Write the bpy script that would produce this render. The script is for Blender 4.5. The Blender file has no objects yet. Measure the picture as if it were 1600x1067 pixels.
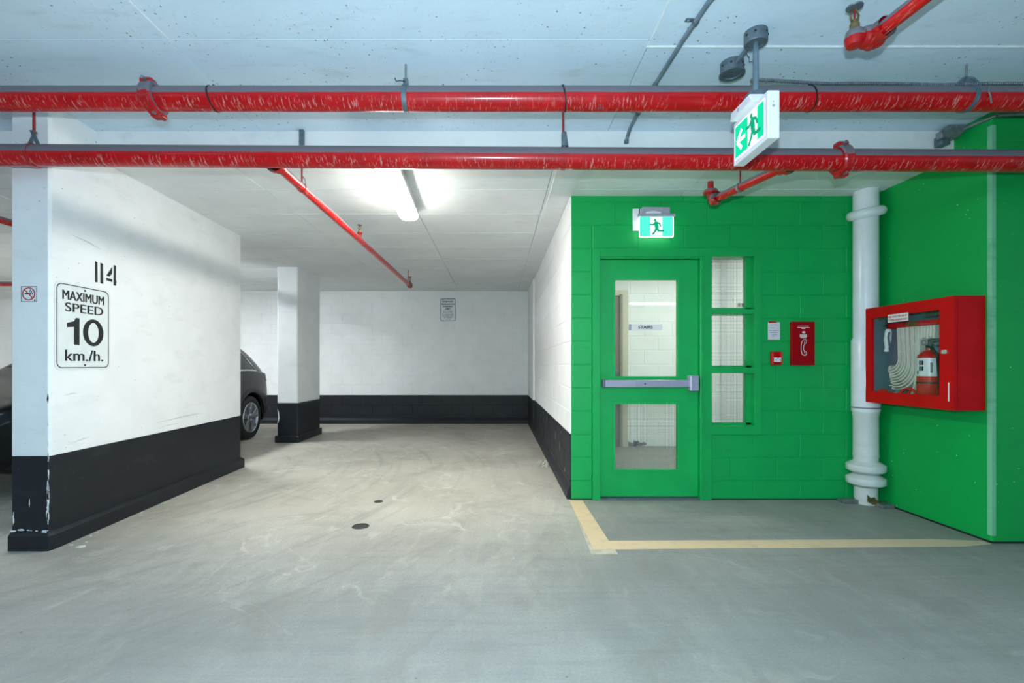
import bpy, bmesh, math, random
from mathutils import Vector, Matrix, Euler

random.seed(7)
C = bpy.context.scene.collection
SC = bpy.context.scene
PI = math.pi

# ------------------------------------------------------------------ camera, world, exposure, flash
EYE = 1.21
F = 750.0
cam_d = bpy.data.cameras.new('camera')
cam = bpy.data.objects.new('camera', cam_d)
C.objects.link(cam)
cam_d.sensor_width = 36.0
cam_d.lens = 36.0 * F / 1600.0
cam_d.shift_x = 23.0 / 1600.0
cam_d.shift_y = 36.0 / 1600.0
cam_d.clip_start = 0.05
cam.location = (0, 0, EYE)
cam.rotation_euler = (PI / 2, 0, 0)
SC.camera = cam

SC.view_settings.view_transform = 'Standard'
SC.view_settings.look = 'None'
SC.view_settings.gamma = 1.0
SC.view_settings.use_curve_mapping = False
SC.view_settings.exposure = 0.82

w = bpy.data.worlds.new('world')
SC.world = w
w.use_nodes = True
w.node_tree.nodes['Background'].inputs[0].default_value = (0.55, 0.72, 0.9, 1)
w.node_tree.nodes['Background'].inputs[1].default_value = 0.3

# the photographer's flash, just above the lens: it throws the pipe, sign and frame shadows of the photograph
fl = bpy.data.lights.new('flash', 'POINT')
fl.energy = 185
fl.color = (0.68, 0.88, 1.0)
fl.shadow_soft_size = 0.025
flo = bpy.data.objects.new('flash', fl)
flo.location = (-0.03, -0.06, 1.42)
C.objects.link(flo)
TUBE_BAY = 54.0       # emission of the tube light in the bay
FILL_NEXT = 120.0      # emission of two unseen fill lamps added to brighten the back wall
TUBE_AISLE = 25.0     # emission of the aisle tube lights
TUBE_STAIR = 30.0

# ------------------------------------------------------------------ colours and materials
def s2l(c):
    c = c / 255.0
    return c / 12.92 if c <= 0.04045 else ((c + 0.055) / 1.055) ** 2.4

def rgb(r, g, b):
    return (s2l(r), s2l(g), s2l(b), 1.0)

class NT:
    def __init__(s, name):
        s.m = bpy.data.materials.new(name)
        s.m.use_nodes = True
        s.t = s.m.node_tree
        s.n = s.t.nodes
        s.bsdf = s.n['Principled BSDF']
        s.out = s.n['Material Output']
    def new(s, kind, **kw):
        nd = s.n.new(kind)
        for k, v in kw.items():
            setattr(nd, k, v)
        return nd
    def link(s, a, b):
        s.t.links.new(a, b)
    def pos(s, scale=(1, 1, 1), obj=False):
        if obj:
            src = s.new('ShaderNodeTexCoord').outputs['Object']
        else:
            src = s.new('ShaderNodeNewGeometry').outputs['Position']
        mp = s.new('ShaderNodeMapping')
        mp.inputs['Scale'].default_value = scale
        s.link(src, mp.inputs['Vector'])
        return mp.outputs[0]
    def noise(s, vec, scale, detail=4.0, rough=0.55, dist=0.0):
        nd = s.new('ShaderNodeTexNoise')
        nd.inputs['Scale'].default_value = scale
        nd.inputs['Detail'].default_value = detail
        nd.inputs['Roughness'].default_value = rough
        nd.inputs['Distortion'].default_value = dist
        s.link(vec, nd.inputs['Vector'])
        return nd.outputs['Fac']
    def voro(s, vec, scale):
        nd = s.new('ShaderNodeTexVoronoi')
        nd.inputs['Scale'].default_value = scale
        s.link(vec, nd.inputs['Vector'])
        return nd.outputs['Distance']
    def ramp(s, fac, lo, hi):
        nd = s.new('ShaderNodeMapRange')
        nd.inputs['From Min'].default_value = lo
        nd.inputs['From Max'].default_value = hi
        s.link(fac, nd.inputs['Value'])
        return nd.outputs[0]
    def math(s, op, a, b=None):
        nd = s.new('ShaderNodeMath', operation=op)
        for i, v in enumerate((a, b)):
            if v is None:
                continue
            if isinstance(v, (int, float)):
                nd.inputs[i].default_value = v
            else:
                s.link(v, nd.inputs[i])
        return nd.outputs[0]
    def mix(s, fac, a, b):
        nd = s.new('ShaderNodeMix', data_type='RGBA')
        if isinstance(fac, (int, float)):
            nd.inputs[0].default_value = fac
        else:
            s.link(fac, nd.inputs[0])
        for i, v in ((6, a), (7, b)):
            if isinstance(v, tuple):
                nd.inputs[i].default_value = v
            else:
                s.link(v, nd.inputs[i])
        return nd.outputs[2]
    def bump(s, h, strength=0.2, dist=0.01):
        nd = s.new('ShaderNodeBump')
        nd.inputs['Strength'].default_value = strength
        nd.inputs['Distance'].default_value = dist
        s.link(h, nd.inputs['Height'])
        s.link(nd.outputs[0], s.bsdf.inputs['Normal'])
    def base(s, c):
        if isinstance(c, tuple):
            s.bsdf.inputs['Base Color'].default_value = c
        else:
            s.link(c, s.bsdf.inputs['Base Color'])
    def set(s, rough=0.5, metal=0.0, spec=None):
        s.bsdf.inputs['Roughness'].default_value = rough
        s.bsdf.inputs['Metallic'].default_value = metal
        if spec is not None:
            s.bsdf.inputs['Specular IOR Level'].default_value = spec

def plain(name, c, rough=0.5, metal=0.0, vary=0.12, scale=14.0, bump=0.0, bscale=120.0, spec=None):
    k = NT(name)
    v = k.pos()
    f = k.noise(v, scale)
    dark = tuple(x * (1 - vary) for x in c[:3]) + (1,)
    light = tuple(min(1, x * (1 + vary * 0.6)) for x in c[:3]) + (1,)
    k.base(k.mix(k.ramp(f, 0.3, 0.7), dark, light))
    k.set(rough, metal, spec)
    if bump:
        k.bump(k.noise(v, bscale, 3), bump, 0.004)
    return k.m

def emis(name, c, strength):
    k = NT(name)
    k.n.remove(k.bsdf)
    e = k.new('ShaderNodeEmission')
    e.inputs[0].default_value = c
    e.inputs[1].default_value = strength
    k.link(e.outputs[0], k.out.inputs[0])
    return k.m

def painted(name, c, spec_c, spec_amount=0.5, rough=0.55, dirt=None, dirt_amt=0.25, bump=0.25, spec_scale=26, bscale=160.0):
    """masonry paint: even colour, fine roller texture, a few chips of another colour"""
    k = NT(name)
    v = k.pos()
    col = k.mix(k.ramp(k.noise(v, 3.0, 5), 0.3, 0.7), tuple(x * 0.93 for x in c[:3]) + (1,), c)
    if dirt:
        d = k.ramp(k.noise(k.pos((1.2, 1.2, 4.0)), 2.2, 6, 0.65), 0.55, 0.8)
        col = k.mix(k.math('MULTIPLY', d, dirt_amt), col, dirt)
    sp = k.math('LESS_THAN', k.math('ADD', k.voro(v, spec_scale), k.math('MULTIPLY', k.noise(v, 90, 2), 0.10)), 0.115)
    keep = k.ramp(k.noise(v, 4.0, 2), 0.50, 0.58)
    col = k.mix(k.math('MULTIPLY', k.math('MULTIPLY', sp, keep), spec_amount), col, spec_c)
    k.base(col)
    k.set(rough, 0, 0.4)
    k.bump(k.noise(v, bscale, 4, 0.6), bump, 0.004)
    return k.m

M = {}
M['white'] = painted('white_masonry_paint', rgb(244, 245, 245), rgb(120, 122, 122), 0.5, dirt=rgb(206, 206, 202), dirt_amt=0.25)
M['white_pillar'] = painted('white_concrete_paint', rgb(240, 242, 243), rgb(60, 62, 64), 0.75, dirt=rgb(196, 198, 198), dirt_amt=0.32, bump=0.4, spec_scale=20, bscale=60)
M['black'] = painted('black_band_paint', rgb(22, 27, 34), rgb(150, 155, 158), 0.5, rough=0.5, dirt=rgb(66, 68, 70), dirt_amt=0.4, bump=0.4, spec_scale=30)
M['green'] = painted('green_masonry_paint', rgb(0, 172, 84), rgb(190, 225, 205), 0.3, rough=0.42, bump=0.35, dirt=rgb(2, 138, 62), dirt_amt=0.4)
M['green_wall'] = painted('green_concrete_paint', rgb(0, 164, 74), rgb(225, 240, 230), 0.9, rough=0.40, bump=0.4, spec_scale=17, dirt=rgb(2, 136, 58), dirt_amt=0.3)
M['green_worn'] = painted('worn_green_edge', rgb(120, 196, 152), rgb(10, 150, 74), 0.9, rough=0.5, bump=0.5, spec_scale=60, dirt=rgb(20, 160, 92), dirt_amt=0.8)
M['green_gloss'] = plain('green_door_paint', rgb(0, 176, 86), 0.38, 0, 0.10, 5, 0.08, 200)
M['green_frame'] = plain('green_frame_paint', rgb(0, 170, 82), 0.36, 0, 0.10, 5, 0.08, 200)

def ceiling_mat(name, c, pit=0.0):
    k = NT(name)
    v = k.pos()
    col = k.mix(k.ramp(k.noise(v, 1.6, 6, 0.6), 0.3, 0.7), tuple(x * 0.9 for x in c[:3]) + (1,), c)
    st = k.ramp(k.noise(k.pos((1.0, 4.0, 1.0)), 3.5, 6, 0.65), 0.56, 0.75)
    col = k.mix(k.math('MULTIPLY', st, 0.22), col, rgb(150, 160, 168))
    if pit:
        keep = k.ramp(k.noise(k.pos((1.0, 2.2, 1.0)), 1.9, 3), 0.46, 0.56)
        p = k.math('LESS_THAN', k.math('ADD', k.voro(v, 22), k.math('MULTIPLY', k.noise(v, 60, 3), 0.34)), 0.275)
        col = k.mix(k.math('MULTIPLY', k.math('MULTIPLY', p, keep), pit), col, rgb(58, 70, 78))
        sm = k.ramp(k.noise(k.pos((9.0, 5.0, 1.0)), 5.5, 5, 0.7), 0.58, 0.72)
        col = k.mix(k.math('MULTIPLY', k.math('MULTIPLY', sm, keep), 0.38), col, rgb(110, 122, 130))
    k.base(col)
    k.set(0.7, 0, 0.3)
    k.bump(k.noise(v, 45, 5, 0.6), 0.12, 0.01)
    return k.m
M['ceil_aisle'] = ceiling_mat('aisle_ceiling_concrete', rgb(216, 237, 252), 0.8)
M['ceil_bay'] = ceiling_mat('bay_ceiling_concrete', rgb(238, 241, 241), 0.0)
M['ceil_joint'] = plain('ceiling_joint', rgb(190, 196, 198), 0.8)
M['scuff'] = plain('grey_scuff', rgb(206, 208, 209), 0.7, 0, 0.1, 60)
M['ridge'] = plain('ceiling_ridge', rgb(228, 233, 234), 0.7)

def floor_mat():
    k = NT('garage_floor_concrete')
    v = k.pos()
    sep = k.new('ShaderNodeSeparateXYZ')
    k.link(v, sep.inputs[0])
    # bay floor lighter and tan, aisle and landing greyer, with a ragged edge between
    edge = k.math('ADD', sep.outputs[1], k.math('MULTIPLY', k.math('SUBTRACT', k.noise(v, 1.3, 5, 0.6), 0.5), 1.6))
    bay = k.ramp(edge, 2.3, 3.9)
    left = k.ramp(sep.outputs[0], 0.75, 0.62)
    bay = k.math('MULTIPLY', bay, left)
    big = k.ramp(k.noise(v, 0.7, 6, 0.62), 0.32, 0.68)
    aisle_tone = k.mix(big, rgb(136, 136, 132), rgb(160, 159, 154))
    bare = k.mix(big, rgb(168, 163, 150), rgb(204, 200, 186))
    col = k.mix(bay, aisle_tone, bare)
    sx = k.ramp(k.noise(k.pos((0.45, 7.0, 1)), 2.2, 7, 0.7, 0.5), 0.46, 0.72)
    col = k.mix(k.math('MULTIPLY', k.math('MULTIPLY', sx, k.math('SUBTRACT', 1.0, bay)), 0.36), col, rgb(112, 118, 122))
    sy = k.ramp(k.noise(k.pos((5.0, 0.8, 1)), 1.5, 7, 0.7, 0.8), 0.48, 0.70)
    col = k.mix(k.math('MULTIPLY', k.math('MULTIPLY', sy, k.math('ADD', k.math('MULTIPLY', bay, 0.65), 0.35)), 0.34), col, rgb(204, 200, 188))
    # swept arcs of tyres turning into the bay
    w_ = k.new('ShaderNodeTexNoise')
    dx = k.math('SUBTRACT', sep.outputs[0], -4.6); dy = k.math('SUBTRACT', sep.outputs[1], 5.2)
    rad = k.math('SQRT', k.math('ADD', k.math('MULTIPLY', dx, dx), k.math('MULTIPLY', dy, dy)))
    cx = k.new('ShaderNodeCombineXYZ')
    k.link(k.math('MULTIPLY', rad, 5.5), cx.inputs[0]); k.link(k.math('MULTIPLY', k.math('ARCTAN2', dy, dx), 1.2), cx.inputs[1])
    k.link(cx.outputs[0], w_.inputs['Vector'])
    w_.inputs['Scale'].default_value = 1.5; w_.inputs['Detail'].default_value = 6; w_.inputs['Roughness'].default_value = 0.65
    arc = k.ramp(w_.outputs['Fac'], 0.52, 0.68)
    near = k.ramp(rad, 6.2, 4.2)
    col = k.mix(k.math('MULTIPLY', k.math('MULTIPLY', arc, near), 0.32), col, rgb(112, 112, 108))
    st = k.ramp(k.noise(v, 1.7, 9, 0.72, 1.4), 0.51, 0.66)
    col = k.mix(k.math('MULTIPLY', st, 0.36), col, rgb(128, 122, 110))
    lt = k.ramp(k.noise(k.pos((1.6, 1.0, 1)), 2.4, 8, 0.7, 1.1), 0.56, 0.68)
    col = k.mix(k.math('MULTIPLY', k.math('MULTIPLY', lt, k.math('ADD', bay, 0.25)), 0.42), col, rgb(222, 220, 208))
    # pale mineral rims left by dried puddles
    ring = k.noise(v, 1.15, 3, 0.5, 0.9)
    rim = k.math('LESS_THAN', k.math('ABSOLUTE', k.math('SUBTRACT', ring, 0.60)), 0.008)
    brk = k.ramp(k.noise(v, 2.6, 3), 0.48, 0.64)
    col = k.mix(k.math('MULTIPLY', k.math('MULTIPLY', k.math('MULTIPLY', rim, brk), k.math('ADD', k.math('MULTIPLY', bay, 0.75), 0.25)), 0.45), col, rgb(222, 220, 212))
    dk = k.math('LESS_THAN', k.math('ADD', k.voro(v, 5.0), k.math('MULTIPLY', k.noise(v, 40, 2), 0.06)), 0.055)
    col = k.mix(k.math('MULTIPLY', dk, 0.6), col, rgb(70, 70, 66))
    gr = k.noise(v, 75, 5, 0.75)
    col = k.mix(k.math('MULTIPLY', k.ramp(gr, 0.40, 0.66), 0.30), col, rgb(104, 104, 101))
    k.base(col)
    k.set(0.55, 0, 0.35)
    k.bump(k.noise(v, 60, 6, 0.65), 0.22, 0.006)
    return k.m
M['floor'] = floor_mat()

def line_mat():
    k = NT('worn_yellow_line_paint')
    v = k.pos()
    sep = k.new('ShaderNodeSeparateXYZ')
    k.link(v, sep.inputs[0])
    far = k.math('MULTIPLY', k.ramp(sep.outputs[0], 1.9, 3.4), 0.55)
    wear = k.math('MULTIPLY', k.ramp(k.noise(v, 12, 6, 0.65), 0.5, 0.8), 0.6)
    f = k.math('MAXIMUM', far, wear)
    k.base(k.mix(f, rgb(224, 196, 156), rgb(172, 165, 150)))
    k.set(0.6)
    return k.m
M['line'] = line_mat()
M['line_old'] = plain('faded_old_line_paint', rgb(196, 186, 166), 0.7, 0, 0.2)

def pipe_mat(name, scratch=1.0, dust=True, c=(200, 14, 18)):
    k = NT(name)
    g = k.new('ShaderNodeNewGeometry')
    v = k.pos()
    sep = k.new('ShaderNodeSeparateXYZ')
    k.link(g.outputs['Normal'], sep.inputs[0])
    up = sep.outputs[2]
    col = k.mix(k.ramp(k.noise(v, 9, 4), 0.3, 0.7), rgb(int(c[0] * 0.86), c[1] - 4, c[2] - 4), rgb(*c))
    if scratch:
        s1 = k.math('GREATER_THAN', k.noise(k.pos((58, 9, 9)), 2.0, 3, 0.6, 0.5), 0.595)
        keep = k.ramp(k.noise(k.pos((3, 1, 1)), 1.3, 3), 0.34, 0.50)
        low = k.ramp(up, -0.15, -0.55)
        a = k.math('MULTIPLY', k.math('MULTIPLY', s1, keep), low)
        col = k.mix(k.math('MULTIPLY', a, 0.6 * scratch), col, rgb(210, 160, 154))
        bare = k.math('GREATER_THAN', k.noise(k.pos((9, 14, 14)), 1.6, 6, 0.7), 0.66)
        b = k.math('MULTIPLY', k.math('MULTIPLY', bare, k.ramp(up, -0.65, -0.9)), 0.7 * scratch)
        col = k.mix(b, col, rgb(96, 84, 84))
    if dust:
        e = k.math('ADD', up, k.math('MULTIPLY', k.math('SUBTRACT', k.noise(v, 20, 4), 0.5), 0.10))
        col = k.mix(k.ramp(e, 0.0, 0.06), col, rgb(116, 112, 120))
        k.link(k.math('MULTIPLY', k.ramp(e, 0.06, -0.02), 0.5), k.bsdf.inputs['Coat Weight'])
    k.base(col)
    k.set(0.36, 0, 0.25)
    k.bsdf.inputs['Coat Roughness'].default_value = 0.15
    return k.m
M['pipe'] = pipe_mat('red_pipe_enamel', c=(196, 2, 8))
M['pipe_small'] = pipe_mat('red_branch_enamel', 0.8, True, (200, 12, 10))
M['coupling'] = pipe_mat('red_coupling_enamel', 0.4, True, (186, 16, 18))
M['red_rod'] = plain('red_rod_paint', rgb(150, 36, 40), 0.5, 0, 0.3, 40)
M['steel'] = plain('galvanised_steel', rgb(150, 156, 160), 0.42, 0.75, 0.25, 30)
M['steel_dark'] = plain('dull_grey_steel', rgb(104, 120, 130), 0.5, 0.45, 0.25, 30)
M['conduit'] = plain('blue_grey_conduit', rgb(116, 138, 150), 0.45, 0.35, 0.2, 24)
M['brass'] = plain('tarnished_brass', rgb(150, 128, 84), 0.4, 0.85, 0.2, 40)
M['tie'] = plain('black_cable_tie', rgb(24, 22, 24), 0.5)
M['sign_white'] = plain('sign_white_enamel', rgb(226, 232, 232), 0.35, 0, 0.04)
M['ink'] = plain('black_sign_ink', rgb(20, 26, 28), 0.5, 0, 0.05)
M['ink_blue'] = plain('navy_sign_ink', rgb(40, 62, 86), 0.5, 0, 0.05)
M['ink_red'] = plain('red_sign_ink', rgb(196, 40, 44), 0.5, 0, 0.05)
M['ink_grey'] = plain('grey_print', rgb(120, 120, 124), 0.6, 0, 0.05)
M['stencil'] = plain('black_stencil_paint', rgb(38, 40, 42), 0.7, 0, 0.3, 60)
M['plastic_white'] = plain('white_plastic', rgb(236, 236, 242), 0.35, 0, 0.04)
M['plastic_grey'] = plain('grey_plastic', rgb(172, 170, 188), 0.35, 0, 0.06)
M['exit_green'] = emis('lit_green_legend', rgb(22, 198, 148), 0.85)
M['exit_white'] = emis('lit_white_legend', rgb(240, 255, 250), 1.15)
M['exit_mint'] = emis('lit_mint_panel', rgb(74, 232, 186), 0.9)
M['exit_man'] = emis('lit_green_figure', rgb(24, 160, 120), 0.7)
M['tube_bay'] = emis('bay_tube_diffuser', (1.0, 0.96, 0.87, 1), TUBE_BAY)
M['fill_next'] = emis('added_fill_diffuser', (0.92, 0.97, 1.0, 1), FILL_NEXT)
M['tube_aisle'] = emis('aisle_tube_diffuser', (0.60, 0.82, 1.0, 1), TUBE_AISLE)
M['tube_stair'] = emis('stair_tube_diffuser', (1.0, 0.98, 0.92, 1), TUBE_STAIR)
M['lamp_body'] = plain('lamp_white_enamel', rgb(222, 222, 218), 0.4, 0, 0.05)
M['pvc'] = plain('glossy_white_pipe_paint', rgb(226, 230, 236), 0.22, 0, 0.07, 6)
M['pvc_old'] = painted('worn_white_pipe_paint', rgb(214, 218, 216), rgb(92, 88, 80), 0.8, rough=0.35, bump=0.2, spec_scale=40, dirt=rgb(170, 160, 140), dirt_amt=0.4)
M['cab_red'] = plain('cabinet_red_enamel', rgb(196, 0, 10), 0.36, 0, 0.10, 6, 0.06, 180, spec=0.22)
M['cab_in'] = plain('cabinet_grey_interior', rgb(112, 134, 148), 0.5, 0, 0.1)
M['red_plate'] = plain('red_plate_enamel', rgb(160, 0, 12), 0.4, 0, 0.10, spec=0.2)
M['red_ext'] = plain('extinguisher_red', rgb(196, 40, 34), 0.28, 0, 0.06)
M['hose'] = plain('canvas_hose', rgb(222, 218, 206), 0.8, 0, 0.10, 50, 0.2, 300)
M['chrome'] = plain('chrome', rgb(222, 226, 230), 0.14, 1.0, 0.03)
M['panic'] = plain('satin_bar_metal', rgb(172, 169, 190), 0.36, 0.25, 0.08, 20)
M['panic_dark'] = plain('bar_end_grey', rgb(112, 112, 132), 0.4, 0.4, 0.08)
M['rubber'] = plain('black_rubber', rgb(20, 21, 23), 0.75, 0, 0.2, 60)
M['car_paint'] = NT('dark_grey_car_paint').m
_k = M['car_paint'].node_tree.nodes['Principled BSDF']
_k.inputs['Base Color'].default_value = rgb(9, 10, 9); _k.inputs['Metallic'].default_value = 0.35
_k.inputs['Roughness'].default_value = 0.34; _k.inputs['Coat Weight'].default_value = 0.25; _k.inputs['Specular IOR Level'].default_value = 0.35; _k.inputs['Coat Roughness'].default_value = 0.04
M['car_glass'] = plain('tinted_car_glass', rgb(20, 22, 22), 0.06, 0, 0.05, spec=0.8)
M['car_black'] = plain('black_car_trim', rgb(24, 24, 25), 0.5)
M['rim'] = plain('silver_alloy', rgb(196, 202, 208), 0.25, 0.85, 0.06)
M['tail'] = plain('red_tail_lens', rgb(110, 10, 14), 0.15)
M['lens'] = plain('clear_headlight_lens', rgb(170, 176, 180), 0.08, 0.4)
M['door_brown'] = plain('taupe_door_paint', rgb(150, 140, 126), 0.5, 0, 0.06)
M['door_beige'] = plain('beige_frame_paint', rgb(206, 200, 180), 0.45, 0, 0.05)
M['drain'] = plain('dark_drain_iron', rgb(58, 60, 52), 0.6, 0.3, 0.3, 60)
_m = NT('milky_acrylic')
_m.n.remove(_m.bsdf)
_a = _m.new('ShaderNodeBsdfDiffuse'); _a.inputs[0].default_value = (.97, .97, .97, 1)
_b = _m.new('ShaderNodeBsdfTranslucent'); _b.inputs[0].default_value = (.97, .97, .97, 1)
_x = _m.new('ShaderNodeMixShader'); _x.inputs[0].default_value = 0.5
_m.link(_a.outputs[0], _x.inputs[1]); _m.link(_b.outputs[0], _x.inputs[2]); _m.link(_x.outputs[0], _m.out.inputs[0])
M['acrylic'] = _m.m
M['paper'] = plain('notice_paper', rgb(226, 222, 230), 0.6, 0, 0.05)
M['debris'] = plain('pale_straw', rgb(206, 208, 190), 0.7, 0, 0.2)

def glass_mat(name, grid):
    k = NT(name)
    k.n.remove(k.bsdf)
    tr = k.new('ShaderNodeBsdfTransparent')
    tr.inputs[0].default_value = (0.95, 0.97, 0.96, 1)
    gl = k.new('ShaderNodeBsdfGlossy')
    gl.inputs['Roughness'].default_value = 0.02
    gm = k.new('ShaderNodeNewGeometry')
    dt = k.new('ShaderNodeVectorMath', operation='DOT_PRODUCT')
    k.link(gm.outputs['Normal'], dt.inputs[0]); k.link(gm.outputs['Incoming'], dt.inputs[1])
    c5 = k.math('POWER', k.math('SUBTRACT', 1.0, k.math('ABSOLUTE', dt.outputs['Value'])), 5.0)
    fres = k.math('ADD', 0.04, k.math('MULTIPLY', c5, 0.96))
    mx = k.new('ShaderNodeMixShader')
    k.link(fres, mx.inputs[0]); k.link(tr.outputs[0], mx.inputs[1]); k.link(gl.outputs[0], mx.inputs[2])
    res = mx.outputs[0]
    if grid:
        v = k.pos()
        sp = k.new('ShaderNodeSeparateXYZ')
        k.link(v, sp.inputs[0])
        def ln(o):
            return k.math('LESS_THAN', k.math('FRACT', k.math('DIVIDE', o, grid)), 0.10)
        f = k.math('MULTIPLY', k.math('MAXIMUM', ln(sp.outputs[0]), ln(sp.outputs[2])), 0.45)
        df = k.new('ShaderNodeBsdfDiffuse')
        df.inputs[0].default_value = rgb(170, 170, 172)
        m2 = k.new('ShaderNodeMixShader')
        k.link(f, m2.inputs[0]); k.link(res, m2.inputs[1]); k.link(df.outputs[0], m2.inputs[2])
        res = m2.outputs[0]
    k.link(res, k.out.inputs[0])
    return k.m
M['wired_glass'] = glass_mat('wired_glass', 0.0127)
M['clear_glass'] = glass_mat('clear_glass', 0)

# ------------------------------------------------------------------ mesh helpers
class MB:
    def __init__(s):
        s.v = []; s.f = []
    def add(s, vs, fs):
        b = len(s.v)
        s.v += [Vector(p) for p in vs]
        s.f += [tuple(b + i for i in f) for f in fs]
        return s
    def box(s, x0, x1, y0, y1, z0, z1):
        vs = [(x0, y0, z0), (x1, y0, z0), (x1, y1, z0), (x0, y1, z0), (x0, y0, z1), (x1, y0, z1), (x1, y1, z1), (x0, y1, z1)]
        return s.add(vs, [(0, 3, 2, 1), (4, 5, 6, 7), (0, 1, 5, 4), (1, 2, 6, 5), (2, 3, 7, 6), (3, 0, 4, 7)])
    def path(s, pts, r, n=12, caps=True):
        pts = [Vector(p) for p in pts]
        rs = r if isinstance(r, (list, tuple)) else [r] * len(pts)
        t0 = (pts[1] - pts[0]).normalized()
        u = t0.orthogonal().normalized()
        rings = []
        prev = t0
        b = len(s.v)
        for i, p in enumerate(pts):
            if i == 0: t = t0
            elif i == len(pts) - 1: t = (pts[i] - pts[i - 1]).normalized()
            else: t = ((pts[i + 1] - pts[i]).normalized() + (pts[i] - pts[i - 1]).normalized()).normalized()
            u = (prev.rotation_difference(t) @ u).normalized()
            u = (u - t * u.dot(t)).normalized()
            prev = t
            wv = t.cross(u)
            for k in range(n):
                a = 2 * PI * k / n
                s.v.append(p + (u * math.cos(a) + wv * math.sin(a)) * rs[i])
        for i in range(len(pts) - 1):
            for k in range(n):
                a, c = b + i * n + k, b + i * n + (k + 1) % n
                s.f.append((a, c, c + n, a + n))
        if caps:
            s.f.append(tuple(b + k for k in range(n))[::-1])
            e = b + (len(pts) - 1) * n
            s.f.append(tuple(e + k for k in range(n)))
        return s
    def lathe(s, prof, origin=(0, 0, 0), axis=(0, 0, 1), n=24):
        """prof: list of (radius, height along axis)"""
        ax = Vector(axis).normalized(); o = Vector(origin)
        u = ax.orthogonal().normalized(); wv = ax.cross(u)
        b = len(s.v)
        for r, h in prof:
            for k in range(n):
                a = 2 * PI * k / n
                s.v.append(o + ax * h + (u * math.cos(a) + wv * math.sin(a)) * max(r, 1e-5))
        for i in range(len(prof) - 1):
            for k in range(n):
                a, c = b + i * n + k, b + i * n + (k + 1) % n
                s.f.append((a, c, c + n, a + n))
        return s
    def prism(s, poly, origin, right, up, depth):
        """2-D polygon (counter-clockwise seen from the front), extruded to the front by depth"""
        o = Vector(origin); R = Vector(right).normalized(); U = Vector(up).normalized(); N = R.cross(U)
        n = len(poly)
        vs = [o + R * x + U * y for x, y in poly] + [o + R * x + U * y + N * depth for x, y in poly]
        fs = [tuple(range(n))[::-1], tuple(range(n, 2 * n))] + [(i, (i + 1) % n, n + (i + 1) % n, n + i) for i in range(n)]
        return s.add(vs, fs)
    def frame2d(s, outer, inner, origin, right, up, depth):
        """ring between two outlines with equal vertex count"""
        o = Vector(origin); R = Vector(right).normalized(); U = Vector(up).normalized(); N = R.cross(U)
        n = len(outer)
        P = lambda p, d: o + R * p[0] + U * p[1] + N * d
        vs = [P(p, 0) for p in outer] + [P(p, 0) for p in inner] + [P(p, depth) for p in outer] + [P(p, depth) for p in inner]
        fs = []
        for i in range(n):
            j = (i + 1) % n
            fs += [(i, n + i, n + j, j), (2 * n + i, 2 * n + j, 3 * n + j, 3 * n + i), (i, j, 2 * n + j, 2 * n + i), (n + i, 3 * n + i, 3 * n + j, n + j)]
        return s.add(vs, fs)
    def grid(s, fn, nu, nv, close_v=False):
        b = len(s.v)
        for i in range(nu + 1):
            for j in range(nv + 1):
                s.v.append(Vector(fn(i / nu, j / nv)))
        for i in range(nu):
            for j in range(nv):
                a = b + i * (nv + 1) + j
                s.f.append((a, a + 1, a + nv + 2, a + nv + 1))
        return s

def rrect(x0, x1, y0, y1, r, n=6):
    p = []
    for cx, cy, a0 in ((x1 - r, y1 - r, 0), (x0 + r, y1 - r, PI / 2), (x0 + r, y0 + r, PI), (x1 - r, y0 + r, 1.5 * PI)):
        for k in range(n + 1):
            a = a0 + PI / 2 * k / n
            p.append((cx + r * math.cos(a), cy + r * math.sin(a)))
    return p

def circ(cx, cy, r, n=20):
    return [(cx + r * math.cos(2 * PI * k / n), cy + r * math.sin(2 * PI * k / n)) for k in range(n)]

def capsule(p, q, wd, n=5):
    px, py = p; qx, qy = q
    a = math.atan2(qy - py, qx - px)
    pts = []
    for k in range(n + 1):
        t = a - PI / 2 + PI * k / n
        pts.append((qx + wd / 2 * math.cos(t), qy + wd / 2 * math.sin(t)))
    for k in range(n + 1):
        t = a + PI / 2 + PI * k / n
        pts.append((px + wd / 2 * math.cos(t), py + wd / 2 * math.sin(t)))
    return pts

def wpos(o):
    p = Vector((0, 0, 0))
    while o:
        p += o.location
        o = o.parent
    return p

def obj(name, mb, mat, parent=None, smooth=None, bevel=0.0, origin=None, segs=2):
    """mesh in world coordinates -> one object; under a parent, or with its own origin"""
    off = wpos(parent) if parent else Vector(origin or (0, 0, 0))
    me = bpy.data.meshes.new(name)
    me.from_pydata([tuple(p - off) for p in mb.v], [], mb.f)
    me.update()
    bm = bmesh.new(); bm.from_mesh(me)
    bmesh.ops.recalc_face_normals(bm, faces=bm.faces)
    bm.to_mesh(me); bm.free()
    if mat: me.materials.append(mat)
    if smooth:
        me.shade_smooth()
        me.set_sharp_from_angle(angle=math.radians(smooth))
    o = bpy.data.objects.new(name, me)
    C.objects.link(o)
    if parent: o.parent = parent
    else: o.location = off
    if bevel:
        m = o.modifiers.new('bevel', 'BEVEL'); m.width = bevel; m.segments = segs; m.limit_method = 'ANGLE'; m.angle_limit = math.radians(40)
    return o

def tag(o, label=None, cat=None, group=None, kind=None):
    if label: o['label'] = label
    if cat: o['category'] = cat
    if group: o['group'] = group
    if kind: o['kind'] = kind
    return o

def thing(name, loc, label, cat, group=None, kind=None):
    o = bpy.data.objects.new(name, None)
    o.empty_display_size = 0.1
    C.objects.link(o)
    o.location = loc
    return tag(o, label, cat, group, kind)

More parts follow.
